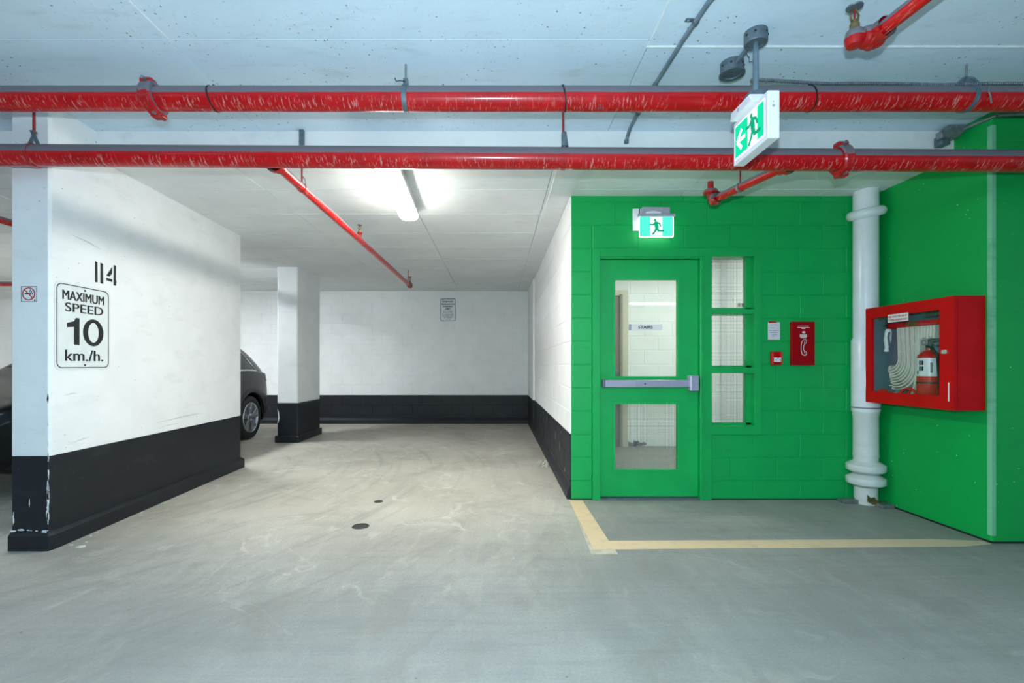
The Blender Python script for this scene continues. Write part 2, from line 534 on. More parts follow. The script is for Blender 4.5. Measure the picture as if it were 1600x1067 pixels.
_txt = {}
def text_shape(body, bold=0.0):
    key = (body, bold)
    if key not in _txt:
        cu = bpy.data.curves.new('lettering', 'FONT')
        cu.body = body; cu.size = 1.0; cu.offset = bold; cu.resolution_u = 4
        cu.fill_mode = 'FRONT'
        o = bpy.data.objects.new('lettering', cu); C.objects.link(o)
        dg = bpy.context.evaluated_depsgraph_get()
        me = bpy.data.meshes.new_from_object(o.evaluated_get(dg))
        vs = [(v.co.x, v.co.y) for v in me.vertices]; fs = [tuple(p.vertices) for p in me.polygons]
        bpy.data.objects.remove(o); bpy.data.curves.remove(cu); bpy.data.meshes.remove(me)
        x0 = min(p[0] for p in vs); x1 = max(p[0] for p in vs); y0 = min(p[1] for p in vs); y1 = max(p[1] for p in vs)
        _txt[key] = ([((x - x0) / (x1 - x0), (y - y0) / (y1 - y0)) for x, y in vs], fs, (x1 - x0) / (y1 - y0))
    return _txt[key]

def add_text(mb, body, cx, y0, h, origin, right, up, width=None, lift=0.0012, bold=0.0, fat=0.0):
    """centred on cx, bottom at y0, height h, in the plane right/up at origin"""
    vs, fs, asp = text_shape(body, bold)
    wd = width or asp * h
    o = Vector(origin); R = Vector(right).normalized(); U = Vector(up).normalized(); N = R.cross(U)
    for d in ((0,) if not fat else (-fat, 0, fat)):
        mb.add([o + R * (cx - wd / 2 + x * wd + d) + U * (y0 + y * h) + N * (lift + abs(d) * .01 + d * .005) for x, y in vs], fs)
    return mb

def flat(mb, poly, origin, right, up, lift=0.0012):
    o = Vector(origin); R = Vector(right).normalized(); U = Vector(up).normalized(); N = R.cross(U)
    mb.add([o + R * x + U * y + N * lift for x, y in poly], [tuple(range(len(poly)))])
    return mb

# ------------------------------------------------------------------ block walls
_bm = {}
def block_mesh(ln, h, dep, axis, mat):
    key = (round(ln, 3), round(h, 3), dep, axis, mat.name)
    if key not in _bm:
        me = bpy.data.meshes.new('block')
        bm = bmesh.new()
        bmesh.ops.create_cube(bm, size=1.0)
        sx, sy = (ln, dep) if axis == 'x' else (dep, ln)
        bmesh.ops.scale(bm, vec=(sx, sy, h), verts=bm.verts)
        bmesh.ops.bevel(bm, geom=list(bm.edges), offset=0.0035, segments=1, affect='EDGES')
        bm.to_mesh(me); bm.free()
        me.materials.append(mat)
        _bm[key] = me
    return _bm[key]

COURSE0, COURSE, MODULE, GAP = 0.168, 0.2082, 0.413, 0.007
def courses(z0, z1):
    zs = [z0]
    k = 0
    while COURSE0 + COURSE * k < z1 - 0.02:
        z = COURSE0 + COURSE * k
        if z > z0 + 0.02: zs.append(z)
        k += 1
    zs.append(z1)
    return zs

def block_wall(parent, axis, u0, u1, plane, out, z0, z1, mat_at, holes=(), start=0.0, jitter=0.0012):
    """blocks proud of the mortar; plane = coordinate of the block face, out = +1/-1 direction it looks"""
    dep = 0.03
    n = 0
    zs = courses(z0, z1)
    for ci in range(len(zs) - 1):
        a, b = zs[ci], zs[ci + 1]
        zc = (a + b) / 2
        idx = round((a - COURSE0) / COURSE) if a > z0 else -1
        shift = start + (MODULE / 2 if idx % 2 == 0 else 0.0)
        cuts = [u0]
        k = math.floor((u0 - shift) / MODULE) + 1
        while shift + k * MODULE < u1 - 0.03:
            if shift + k * MODULE > u0 + 0.03: cuts.append(shift + k * MODULE)
            k += 1
        cuts.append(u1)
        for i in range(len(cuts) - 1):
            spans = [(cuts[i], cuts[i + 1])]
            for hx0, hx1, hz0, hz1 in holes:
                if zc < hz0 or zc > hz1: continue
                nxt = []
                for p, q in spans:
                    if q <= hx0 or p >= hx1: nxt.append((p, q)); continue
                    if p < hx0 - 0.02: nxt.append((p, hx0))
                    if q > hx1 + 0.02: nxt.append((hx1, q))
                spans = nxt
            for p, q in spans:
                ln = round(q - p - GAP, 3); h = round(b - a - GAP, 3)
                me = block_mesh(ln, h, dep, axis, mat_at(zc))
                o = bpy.data.objects.new('block', me)
                C.objects.link(o)
                o.parent = parent
                off = plane - out * dep / 2 + out * random.uniform(-jitter, jitter)
                c = (p + q) / 2
                loc = (c, off, zc) if axis == 'x' else (off, c, zc)
                o.location = Vector(loc) - wpos(parent)
                n += 1
    return n

# ------------------------------------------------------------------ setting
ZB, ZA = 2.72, 2.92           # bay ceiling, aisle ceiling
YD, YBACK, YSTEP = 4.30, 9.86, 3.52
XW, XR = 0.655, 3.35          # white block wall face, green concrete wall face
XL, XFAR, YREAR = -12.5, 7.0, -7.5
BAND = 0.584

fl_o = obj('floor', MB().box(XL - .2, XFAR + .2, YREAR - .2, YBACK + .4, -0.2, 0.0), M['floor'])
tag(fl_o, 'grey stained concrete garage floor under everything', 'floor', kind='structure')

# aisle ceiling with its cast panels
ce = obj('ceiling', MB().box(XL - .2, XFAR + .2, YREAR - .2, YSTEP + 0.25, ZA + 0.012, ZA + 0.2), M['ceil_joint'])
tag(ce, 'pale blue cast concrete ceiling over the drive aisle', 'ceiling', kind='structure')
xs = [XL] + [-1.73 + 2.54 * k for k in range(-4, 4)] + [XFAR]
ysA = [YREAR, -4.9, -2.45, 0.0, 2.525, YSTEP]
for i in range(len(xs) - 1):
    off = 0.055 if xs[i] > 0.5 else 0.0
    for j in range(len(ysA) - 1):
        y0 = ysA[j] + (off if 0 < j else 0); y1 = ysA[j + 1] + (off if j + 1 < len(ysA) - 1 else 0)
        g = 0.002
        obj('panel', MB().box(xs[i] + g, xs[i + 1] - g, y0 + g, y1 - g, ZA + random.uniform(0, .0015), ZA + 0.014), M['ceil_aisle'], ce, bevel=0.0015, segs=1)
rd = MB()
rd.box(0.80, XFAR, 2.575, 2.585, ZA - 0.007, ZA + .004)
rd.box(0.806, 0.812, 1.9, 2.56, ZA - 0.004, ZA + .004)
rd.box(-1.733, -1.727, 1.9, 2.56, ZA - 0.004, ZA + .004)
obj('seam_ridge', rd, M['ridge'], ce)

# bay ceiling, plywood-cast panels 1.22 x 0.68
cb = obj('ceiling_bay', MB().box(XL - .2, XR + .4, YSTEP + 0.03, YBACK + .3, ZB + 0.012, ZB + 0.35), M['ceil_joint'])
tag(cb, 'lower white board-marked concrete ceiling over the parking bays', 'ceiling', kind='structure')
xb = [XL] + [-0.79 + 1.22 * k for k in range(-9, 4)]
xb = [x for x in xb if x < XR - .1] + [XR + .02]
yb = [YSTEP + .02] + [3.46 + 0.68 * k for k in range(1, 10)] + [YBACK + .02]
yb = sorted(set(round(y, 3) for y in yb if y < YBACK + .03))
pm = {}
for i in range(len(xb) - 1):
    for j in range(len(yb) - 1):
        if xb[i] < XW and xb[i + 1] > XW + 0.2 and False: continue
        g = 0.003
        obj('panel', MB().box(xb[i] + g, xb[i + 1] - g, yb[j] + g, yb[j + 1] - g, ZB + random.uniform(0, .002), ZB + 0.014), M['ceil_bay'], cb, bevel=0.002, segs=1)
rb = MB()
for y in yb[1:-1]:
    rb.box(XL, XR, y - 0.003, y + 0.003, ZB - 0.002, ZB + .006)
obj('seam_ridge', rb, M['ridge'], cb)
eb = obj('edge_strip', MB().box(0.46, XW, YSTEP + .02, YBACK, ZB - 0.006, ZB + .003), M['ceil_bay'], cb, bevel=.002)

# step between the two ceilings
stp = obj('trim_1', MB().box(XL, XR + .3, YSTEP, YSTEP + 0.045, ZB - 0.0, ZA + 0.05), M['ceil_bay'])
tag(stp, 'white vertical step face between the aisle ceiling and the bay ceiling', 'trim', kind='structure')
obj('patch', MB().prism([(-.055, .03), (.03, -.04), (.055, -.02), (-.01, .035)], (-2.99, YSTEP, 2.86), (1, 0, 0), (0, 0, 1), .004), M['steel'], stp)

def banded(zc):
    return M['black'] if zc < BAND else M['white']

# back wall
wb = thing('wall_back', (0, YBACK, 0), 'white block wall with black lower band across the end of the bay', 'wall', kind='structure')
obj('mortar', MB().box(XL, 4.2, YBACK + 0.004, YBACK + 0.2, BAND, ZB + .05), M['white'], wb)
obj('mortar', MB().box(XL, 4.2, YBACK + 0.004, YBACK + 0.2, 0, BAND), M['black'], wb)
block_wall(wb, 'x', -5.85, XW, YBACK, -1, 0.0, ZB, banded, start=0.12)
obj('kerb', MB().prism([(0, 0), (.05, 0), (.05, .07), (.02, .115), (0, .125)], (XL, YBACK + .01, 0), (0, -1, 0), (0, 0, 1), -(XW - XL)), M['black'], wb)

# white block wall between the bay and the stair lobby
wc = thing('wall_center', (XW, YD, 0), 'white block wall with black band running back along the bay beside the green wall', 'wall', kind='structure')
obj('mortar', MB().box(XW + .004, XW + .19, YD + .03, YBACK, BAND, ZB + .02), M['white'], wc)
obj('mortar', MB().box(XW + .004, XW + .19, YD + .03, YBACK, 0, BAND), M['black'], wc)
block_wall(wc, 'y', YD + .003, YBACK - 0.002, XW, -1, 0.0, ZB, banded, start=YD + 0.2)
obj('kerb', MB().prism([(0, 0), (.035, 0), (.03, .07), (.012, .105), (0, .115)], (XW + .005, YD + .012, 0), (-1, 0, 0), (0, 0, 1), YBACK - YD - .02), M['black'], wc)
obj('pilaster', MB().box(XW - .028, XW + .01, 8.42, YBACK - .003, BAND, ZB), M['white'], wc, bevel=.006)
obj('pilaster', MB().box(XW - .028, XW + .01, 8.42, YBACK - .003, 0, BAND), M['black'], wc, bevel=.006)
nick = MB()
for yy, zz, hh in ((5.35, .42, .10), (5.02, .36, .12), (6.3, .50, .07), (4.62, .20, .05), (5.7, .16, .04), (7.2, .45, .06), (4.9, .52, .02)):
    flat(nick, [(-.006, -hh / 2), (.007, -hh / 3), (.004, hh / 2), (-.008, hh / 3)], (XW - .002, yy, zz), (0, -1, 0), (0, 0, 1), .003)
obj('paint_chip', nick, M['white'], wc)

# green door wall
HX0, HX1, HX2, HZ0, HZ1 = 0.851, 1.904, 2.351, 0.584, 2.2502
wd_ = thing('wall_door', (XW, YD, 0), 'bright green block wall around the stair door', 'wall', kind='structure')
mo = MB()
mo.box(XW + .012, HX0 - .002, YD + .004, YD + .2, 0, ZB + .02)
mo.box(HX0 - .002, HX2 + .002, YD + .0045, YD + .2, HZ1, ZB + .02)
mo.box(HX1, HX2 + .002, YD + .004, YD + .2, 0, HZ0)
mo.box(HX2 + .002, XR + .1, YD + .004, YD + .2, 0, ZB + .02)
obj('mortar', mo, M['green'], wd_)
block_wall(wd_, 'x', XW + .0045, XR + .02, YD, -1, 0.0, ZB, lambda z: M['green'], holes=((HX0, HX1, 0, HZ1), (HX1, HX2, HZ0, HZ1)), start=HX0 - MODULE / 2, jitter=.001)
obj('base_line', MB().box(XW, HX0, YD - .004, YD + .01, 0, .008).box(HX1, XR, YD - .004, YD + .01, 0, .008), M['rubber'], wd_)  # thin dark line along the foot of the wall

# green concrete wall to the right, with a worn pale edge
YC = 3.25
wr = thing('wall_right', (XR, YC, 0), 'smooth green concrete wall end with a pale worn vertical corner', 'wall', kind='structure')
obj('body', MB().box(XR, XFAR + .1, YC, YBACK, 0, ZB + .01).box(XR, XFAR + .1, YC, YSTEP + .06, ZB, ZA + .01), M['green_wall'], wr, bevel=.012)
obj('worn_edge', MB().prism([(0, 0), (.026, 0), (.024, -.003), (-.002, -.003), (-.003, .028), (0, .030)], (XR, YC, .05), (1, 0, 0), (0, 1, 0), 2.78), M['green_worn'], wr)
obj('base_line', MB().box(XR - .006, XR + .01, YC, YD, 0, .012).box(XR, XFAR, YC - .006, YC + .01, 0, .012), M['rubber'], wr)  # thin dark line where the wall meets the floor

# left wall stub carrying the speed sign
A, B, Cc, Dd, Ee = (-3.176, 3.14), (-2.94, 3.14), (-2.93, 3.16), (-3.015, 5.64), (-3.2, 5.64)
wl = thing('wall_left', (-3.0, 3.14, 0), 'white concrete wall stub with black base beside the first bay', 'wall', kind='structure')
foot = [A, B, Cc, Dd, Ee]
obj('body', MB().prism(foot, (0, 0, 0.61), (1, 0, 0), (0, 1, 0), ZB - 0.61 + .004).prism([A, B, Cc, (-2.943, 3.53), (-3.18, 3.53)], (0, 0, ZB), (1, 0, 0), (0, 1, 0), ZA - ZB + .004), M['white_pillar'], wl, bevel=.004)
obj('black_base', MB().prism(foot, (0, 0, 0.0), (1, 0, 0), (0, 1, 0), .61), M['black'], wl, bevel=.004)
def offset_foot(d):
    return [(A[0] + .004, A[1] - d), (B[0] + d, B[1] - d), (Cc[0] + d, Cc[1] - d * .3), (Dd[0] + d, Dd[1] + d), (Ee[0] - d, Ee[1] + d)]
fo, fi = offset_foot(.030), offset_foot(.012)
kb = MB()
n = len(fo)
kb.add([(x, y, 0) for x, y in fo] + [(x, y, .095) for x, y in fo] + [(x, y, .115) for x, y in fi] + [(x, y, .122) for x, y in foot],
       [(l * n + i, l * n + (i + 1) % n, (l + 1) * n + (i + 1) % n, (l + 1) * n + i) for l in range(3) for i in range(n)])
obj('kerb', kb, M['black'], wl)
tx, ty = Dd[0] - Cc[0], Dd[1] - Cc[1]
tl = math.hypot(tx, ty)
TL = Vector((tx / tl, ty / tl, 0))          # along the stub, away from the camera
def LP(s, z): return Vector((Cc[0], Cc[1], 0)) + TL * s + Vector((0, 0, z))
# chips at the near edge
ch = MB()
rc = random.Random(11)
def jag(cx, cz, wd, hh, y):
    n_ = 12
    pts = []
    for q in range(n_):
        a = 2 * PI * q / n_; f_ = rc.uniform(.35, 1.0)
        pts.append((wd * f_ * math.cos(a), hh / 2 * f_ * math.sin(a)))
    ch.prism(pts, (cx, y, cz), (1, 0, 0), (0, 0, 1), .0015)
for q in range(26):
    z = rc.uniform(.15, .62) if q < 20 else rc.uniform(.62, 1.2)
    jag(B[0] + rc.uniform(-.004, .004), z, rc.uniform(.003, .010), rc.uniform(.02, .10), B[1] + .001)
for q in range(9):
    jag(A[0] + .02 + .21 * rc.random() ** 1.0, .127 + rc.uniform(-.006, .006), rc.uniform(.006, .038), rc.uniform(.006, .018), A[1] - .013)
jag(A[0] + .012, .20, .006, .10, A[1] - .0005)
jag(-3.06, .30, .004, .07, A[1] - .0005)
obj('paint_chip', ch, M['white_pillar'], wl)
scf = MB()
for s0, z0, s1, z1, wd in ((.95, .70, 1.75, .72, .012), (.08, 1.0, .2, 1.01, .008), (.1, .66, .32, .69, .008), (.12, 2.11, .42, 2.06, .012), (1.0, .655, 1.35, .665, .006)):
    d = Vector((s1 - s0, z1 - z0)); 
    flat(scf, [(s0, z0), (s1, z1), ((s0 * .4 + s1 * .6), (z0 * .4 + z1 * .6) + wd)], LP(0, 0), TL, (0, 0, 1), .0012)
obj('scuff', scf, M['scuff'], wl)
num = MB()
O, R_, U_ = LP(0, 0), TL, Vector((0, 0, 1))
flat(num, [(.348, 1.812), (.374, 1.815), (.372, 1.964), (.348, 1.966)], O, R_, U_)
flat(num, [(.398, 1.812), (.427, 1.812), (.424, 1.962), (.398, 1.964)], O, R_, U_)
flat(num, [(.526, 1.818), (.552, 1.818), (.556, 1.85), (.550, 1.868), (.552, 1.974), (.528, 1.974)], O, R_, U_)
flat(num, [(.455, 1.878), (.487, 1.878), (.512, 1.905), (.514, 1.955), (.510, 1.955)], O, R_, U_)
flat(num, [(.454, 1.845), (.514, 1.84), (.514, 1.862), (.454, 1.865)], O, R_, U_)
n114 = obj('number_stencil', num, M['stencil'], wl)
n114['label'] = 'black stencilled 114'

# pillar at the back of the bay
pb = thing('wall_pillar', (-3.25, 7.44, 0), 'free-standing white concrete pillar with black base near the back wall', 'pillar', kind='structure')
obj('body', MB().box(-3.41, -3.095, 7.44, 8.38, .61, ZB + .004), M['white_pillar'], pb, bevel=.012)
obj('black_base', MB().box(-3.41, -3.095, 7.44, 8.38, 0, .61), M['black'], pb, bevel=.012)
obj('kerb', MB().box(-3.44, -3.068, 7.41, 8.41, 0, .11), M['black'], pb, bevel=.012)
obj('paint_chip', MB().prism([(0, 0), (.012, .01), (.03, .08), (.02, .17), (0, .22), (.012, .1)], (-3.405, 7.4385, .30), (1, 0, 0), (0, 0, 1), .002), M['white'], pb)

# rooms' far walls (out of the picture)
wf = obj('wall_far_left', MB().box(XL - .2, XL, YREAR, YBACK, 0, ZA + .1), M['white'])
tag(wf, 'plain pale wall closing the garage at its far end', 'wall', kind='structure')
we = obj('wall_far_right', MB().box(XFAR, XFAR + .2, YREAR, YC + .1, 0, ZA + .1), M['white'])
tag(we, 'plain pale wall closing the drive aisle beyond the green corner', 'wall', kind='structure')
wz = obj('wall_rear', MB().box(XL, XFAR, YREAR - .2, YREAR, 0, ZA + .1), M['white'])
tag(wz, 'plain pale wall across the aisle behind the viewpoint', 'wall', kind='structure')

# painted floor lines
ln = thing('floor_line', (XW, 3.2, 0), 'worn yellow line painted on the floor around the stair door landing', 'floor marking', kind='structure')
obj('stripe', MB().prism([(.63, 3.14), (.765, 3.14), (.765, 3.29), (.757, 4.27), (.64, 4.28)], (0, 0, .0005), (1, 0, 0), (0, 1, 0), .0015), M['line'], ln)
obj('stripe', MB().prism([(.765, 3.14), (3.10, 3.19), (3.33, 3.232), (3.33, 3.29), (3.0, 3.325), (.765, 3.29)], (0, 0, .0005), (1, 0, 0), (0, 1, 0), .0015), M['line'], ln)
obj('old_stripe', MB().prism([(.60, 3.06), (.77, 3.06), (.77, 3.14), (.63, 3.14), (.638, 4.1)], (0, 0, .0003), (1, 0, 0), (0, 1, 0), .0012), M['line_old'], ln)

# stair lobby behind the glass
YS = 7.09
lb = obj('wall_stair', MB().box(XW + .19, XR + .0, YS, YS + .15, 0, ZB + .05), M['white'])
tag(lb, 'white block wall of the stair lobby seen through the door glass', 'wall', kind='structure')
lobby = lb
bl = thing('wall_lobby', (2.6, YS, 0), 'painted block facing of the stair lobby wall behind the glass', 'wall', kind='structure')
block_wall(bl, 'x', 1.92, XR - .06, YS - .004, -1, 0.0, ZB, lambda z: M['white'], start=.1)
peel = MB()
for x, zz, wd_2, hh in ((1.98, .045, .09, .05), (2.10, .05, .10, .045), (2.04, .075, .05, .03)):
    peel.prism([(-wd_2, -hh * .6), (0, -hh * .8), (wd_2, -hh * .3), (wd_2 * .7, hh * .5), (.1 * wd_2, hh * .2), (-wd_2 * .6, hh * .7)], (x, YS - .034, zz), (1, 0, 0), (0, 0, 1), .003)
obj('peeling_paint', peel, M['ink_grey'], bl)
d2 = thing('door_2', (1.4, YS, 0), 'taupe inner lobby door in a beige frame seen through the glass', 'door', kind='structure')
obj('door_leaf', MB().box(.93, 1.80, YS - .03, YS - .004, .01, 2.22), M['door_brown'], d2)
obj('frame', MB().box(1.80, 1.92, YS - .06, YS - .002, 0, 2.30).box(.86, 1.80, YS - .06, YS - .002, 2.22, 2.30), M['door_beige'], d2, bevel=.004)
obj('frame_stop', MB().box(1.795, 1.835, YS - .075, YS - .06, 0, 2.24), M['door_brown'], d2, bevel=.003)
obj('lock_plate', MB().box(1.735, 1.79, YS - .045, YS - .03, 1.06, 1.13), M['steel'], d2, bevel=.003)
lw = obj('wall_lobby_side', MB().box(XR - .06, XR - .003, YD + .205, YS - .04, 0, ZB), M['white'])
tag(lw, 'white side wall of the stair lobby behind the side window', 'wall', kind='structure')

# ------------------------------------------------------------------ stair door and side window
KY = YD - 0.02           # face of the frame, slightly proud of the blocks
def fx(x): return (x - 777) / 174.4
def fz(y): return EYE - (y - 569) / 174.4
d1 = thing('door_1', (HX0, YD, 0), 'green stair door with two glass lights and its frame in the green block wall', 'door', kind='structure')
fr = MB()
XH0, XH1 = fx(937.5), fx(1093)
ZT = fz(404)
fr.box(HX0, XH0, KY, YD + .14, 0, HZ1)                     # left jamb
fr.box(XH1, HX1 + .01, KY, YD + .14, 0, HZ1)                # mullion
fr.box(XH0, XH1, KY, YD + .14, ZT, HZ1)                     # head
obj('frame', fr, M['green_frame'], d1, bevel=.004)
stp2 = MB()
stp2.box(XH0 - .001, XH0 + .016, YD + .075, YD + .14, 0, ZT)
stp2.box(XH1 - .016, XH1 + .001, YD + .075, YD + .14, 0, ZT)
stp2.box(XH0, XH1, YD + .075, YD + .14, ZT - .016, ZT + .001)
obj('frame_stop', stp2, M['green_frame'], d1)
# moulded line around the head and mullion
mol = MB()
mol.box(XH0 - .02, XH1 + .02, KY - .008, KY + .002, ZT + .018, ZT + .028)
mol.box(XH1 + .016, XH1 + .024, KY - .008, KY + .002, 0, ZT + .028)
obj('moulding', mol, M['green_frame'], d1)
gx0, gx1 = fx(961), fx(1060.5)
U0, U1 = fz(588), fz(435.5)
L0, L1 = fz(734), fz(630.5)
g = .004
YL = YD + .022
leaf = MB()
lx0, lx1, lz0, lz1 = XH0 + g, XH1 - g, .022, ZT - g
T = .045
leaf.box(lx0, gx0, YL, YL + T, lz0, lz1)
leaf.box(gx1, lx1, YL, YL + T, lz0, lz1)
leaf.box(gx0, gx1, YL, YL + T, lz0, L0)
leaf.box(gx0, gx1, YL, YL + T, L1, U0)
leaf.box(gx0, gx1, YL, YL + T, U1, lz1)
dl = obj('door_leaf', leaf, M['green_gloss'], d1)
for a, b in ((U0, U1), (L0, L1)):
    o_ = rrect(gx0 - .018, gx1 + .018, a - .018, b + .018, .001, 1)
    i_ = rrect(gx0 + .004, gx1 - .004, a + .004, b - .004, .001, 1)
    obj('glazing_bead', MB().frame2d(o_, i_, (0, YL, 0), (1, 0, 0), (0, 0, 1), .012), M['green_gloss'], dl, bevel=.003)
obj('glass_pane', MB().box(gx0, gx1, YL + .018, YL + .024, U0, U1), M['clear_glass'], dl)
obj('glass_pane', MB().box(gx0, gx1, YL + .018, YL + .024, L0, L1), M['wired_glass'], dl)
for z in (.25, 1.05, 1.95):
    obj('hinge', MB().path([(XH0 + .001, YL - .006, z - .05), (XH0 + .001, YL - .006, z + .05)], .007, 10), M['green_gloss'], dl, smooth=40)
# panic bar
pz0, pz1 = fz(604), fz(593)
pa = obj('panic_bar', MB().box(fx(945), fx(1076), YL - .058, YL - .018, pz0, pz1), M['panic'], d1, bevel=.006)
obj('bar_end', MB().box(fx(941), fx(948), YL - .05, YL - .001, pz0 - .003, pz1 + .003), M['panic_dark'], pa, bevel=.004)
obj('end_case', MB().box(fx(1074.5), fx(1088), YL - .085, YL - .001, fz(610), fz(586)), M['panic'], pa, bevel=.008)
obj('push_plate', MB().box(fx(947), fx(991), YL - .0605, YL - .058, pz0 + .004, pz1 - .004), M['plastic_grey'], pa)
obj('screw', MB().lathe([(0, .003), (.006, .003), (.007, 0)], (fx(1006), YL - .058, (pz0 + pz1) / 2 - .002), (0, -1, 0), 10), M['ink'], pa)
obj('rail_back', MB().box(fx(945), fx(1076), YL - .018, YL - .0005, pz0 + .012, pz1 - .012), M['panic_dark'], pa)
obj('threshold', MB().box(XH0, XH1, YD - .02, YD + .14, 0, .012), M['steel_dark'], d1, bevel=.003)

# side window of three wired panes
w1 = thing('window_1', (HX1, YD, HZ0), 'green framed side window of three stacked wired glass panes beside the stair door', 'window', kind='structure')
sx0, sx1 = fx(1110), fx(1168)
rows = [(fz(480), fz(404)), (fz(571), fz(494)), (fz(661), fz(586))]
wf_ = MB()
wf_.box(HX1 + .01, sx0 + .003, KY, YD + .14, HZ0, HZ1)
wf_.box(fx(1177), HX2, KY, YD + .14, HZ0, HZ1)
wf_.box(sx0, fx(1177), KY, YD + .14, rows[0][1] + .02, HZ1)
wf_.box(sx0, fx(1177), KY, YD + .14, HZ0, rows[2][0] - .02)
wf_.box(sx0, fx(1177), KY, YD + .14, rows[1][1] + .02, rows[0][0] - .015)
wf_.box(sx0, fx(1177), KY, YD + .14, rows[2][1] + .02, rows[1][0] - .015)
obj('frame', wf_, M['green_frame'], w1, bevel=.004)
for a, b in rows:
    obj('glass_pane', MB().box(sx0, fx(1177), YD + .058, YD + .064, a - .02, b + .025), M['wired_glass'], w1)
    bd = MB()
    bd.box(fx(1169), fx(1177), YD + .04, YD + .09, a - .015, b + .02)
    bd.box(sx0 - .002, fx(1177), YD + .04, YD + .09, a - .02, a + .002)
    obj('glazing_bead', bd, M['green_frame'], w1)
bc = MB()
x = sx1 - .062
for i in range(11):
    wdt = random.choice((.0022, .0035, .005))
    flat(bc, [(x, rows[0][0] + .012), (x + wdt, rows[0][0] + .012), (x + wdt, rows[0][0] + .048), (x, rows[0][0] + .048)], (0, YD + .057, 0), (1, 0, 0), (0, 0, 1), .0005)
    x += .0058
obj('sticker', bc, M['ink'], w1)
w1.children[-1]['label'] = 'small striped sticker'

# STAIRS plate stuck on the door glass
sg = thing('stairs_sign', (fx(1010), YL + .018, fz(510)), 'narrow white plate reading STAIRS on the door glass', 'sign')
yy = YL + .017
obj('plate', MB().prism([(fx(984), fz(515)), (fx(1037), fz(515)), (fx(1037), fz(505.5)), (fx(984), fz(505.5))], (0, yy, 0), (1, 0, 0), (0, 0, 1), .003), M['acrylic'], sg)
obj('grey_end', MB().box(fx(984), fx(988), yy - .0036, yy - .003, fz(515), fz(505.5)), M['plastic_grey'], sg)
obj('lettering', add_text(MB(), 'STAIRS', fx(1010.5), fz(512.6), .0275, (0, yy - .003, 0), (1, 0, 0), (0, 0, 1), width=.128, fat=.0018), M['ink'], sg)

# ------------------------------------------------------------------ pipes
def ring_strap(mb, c, r, wdt, thick, n=28, axis='x'):
    cx, cy, cz = c
    mb.lathe([(r, -wdt / 2), (r + thick, -wdt / 2), (r + thick, wdt / 2), (r, wdt / 2)], c, (1, 0, 0) if axis == 'x' else axis, n)
    return mb

def pipe_run(name, y, zf, r, x0, x1, label):
    t = thing(name, (0, y, zf(0)), label, 'pipe')
    mb = MB()
    n = 36
    xsn = [x0 + (x1 - x0) * i / 24 for i in range(25)]
    mb.path([(x, y, zf(x)) for x in xsn], r, n)
    obj('pipe', mb, M['pipe'], t, smooth=40)
    return t

def coupling(t, x, y, z, r):
    mb = MB()
    tilt = Vector((1, 0.0, 0.16)).normalized()
    mb.lathe([(r - .002, -.034), (r + .016, -.034), (r + .024, -.024), (r + .024, .024), (r + .016, .034), (r - .002, .034)], (x, y, z), tilt, 36)
    c = obj('coupling', mb, M['coupling'], t, smooth=35)
    for sgn in (1, -1):
        d = Vector((-.18 * sgn, -.25 * sgn, 1 * sgn)).normalized()
        p = Vector((x, y, z)) + d * (r + .022)
        obj('bolt_pad', MB().box(p.x - .034, p.x + .034, p.y - .028, p.y + .028, p.z - .016, p.z + .016), M['coupling'], c, bevel=.009)
        obj('bolt', MB().path([p + Vector((0, -.05, 0)), p + Vector((0, .05, 0))], .010, 6), M['steel'], c)
    return c

Y1, Z1, R1 = 2.74, 2.726, .067
p1 = pipe_run('sprinkler_main', Y1, lambda x: Z1, R1, XL + .02, XFAR - .02, 'upper thick red sprinkler pipe spanning the aisle ceiling, nearest the aisle')
def px(x, Y): return (x - 777) * Y / F
def pz(y, Y): return EYE + (569 - y) * Y / F
coupling(p1, px(240, Y1), Y1, Z1, R1)
coupling(p1, -5.2, Y1, Z1, R1)
for x in (334, 880, 1264):
    X = px(x, Y1)
    mb = ring_strap(MB(), (X, Y1, Z1), R1 + .0005, .008, .003, axis=Vector((1, .0, .18)))
    mb.box(X - .006, X + .006, Y1 - .006, Y1 + .006, Z1 + R1 + .001, Z1 + R1 + .012)
    obj('cable_tie', mb, M['tie'], p1, smooth=40)
def rod_hanger(t, X, Y, ztop, zpipe, r, rodmat, strapmat, rr=.006, kind='strap'):
    h = obj('hanger', ring_strap(MB(), (X, Y, zpipe), r + .0005, .026, .004), strapmat, t, smooth=40)
    zt = zpipe + r
    obj('rod', MB().path([(X, Y, zt + .02), (X, Y, ztop)], rr, 10), rodmat, h, smooth=40)
    obj('clevis', MB().box(X - .014, X + .014, Y - .013, Y + .013, zt - .004, zt + .045), strapmat, h, bevel=.003)
    return h
h1 = rod_hanger(p1, px(634, Y1), Y1, ZA + .01, Z1, R1, M['steel'], M['steel_dark'])
obj('loose_wire', MB().path([(px(634, Y1), Y1 - .02, Z1 + R1 + .02), (px(628, Y1), Y1 - .05, Z1 + R1 + .008), (px(622, Y1), Y1 - .05, Z1 + R1 + .004), (px(620, Y1), Y1 - .05, Z1 + R1 + .022)], .003, 6), M['tie'], h1)
h2 = rod_hanger(p1, px(1510, Y1), Y1, ZA + .01, Z1, R1, M['steel'], M['steel_dark'])
Xh = px(1510, Y1)
ap = Vector((Xh, Y1, Z1 + R1 + .055))
for sx in (-1, 1):
    obj('brace_leg', MB().path([ap, ap + Vector((.03 * sx, -.01, -.012)), (Xh + sx * .07, Y1 - .01, Z1 + R1 + .004)], .0075, 8), M['steel_dark'], h2)
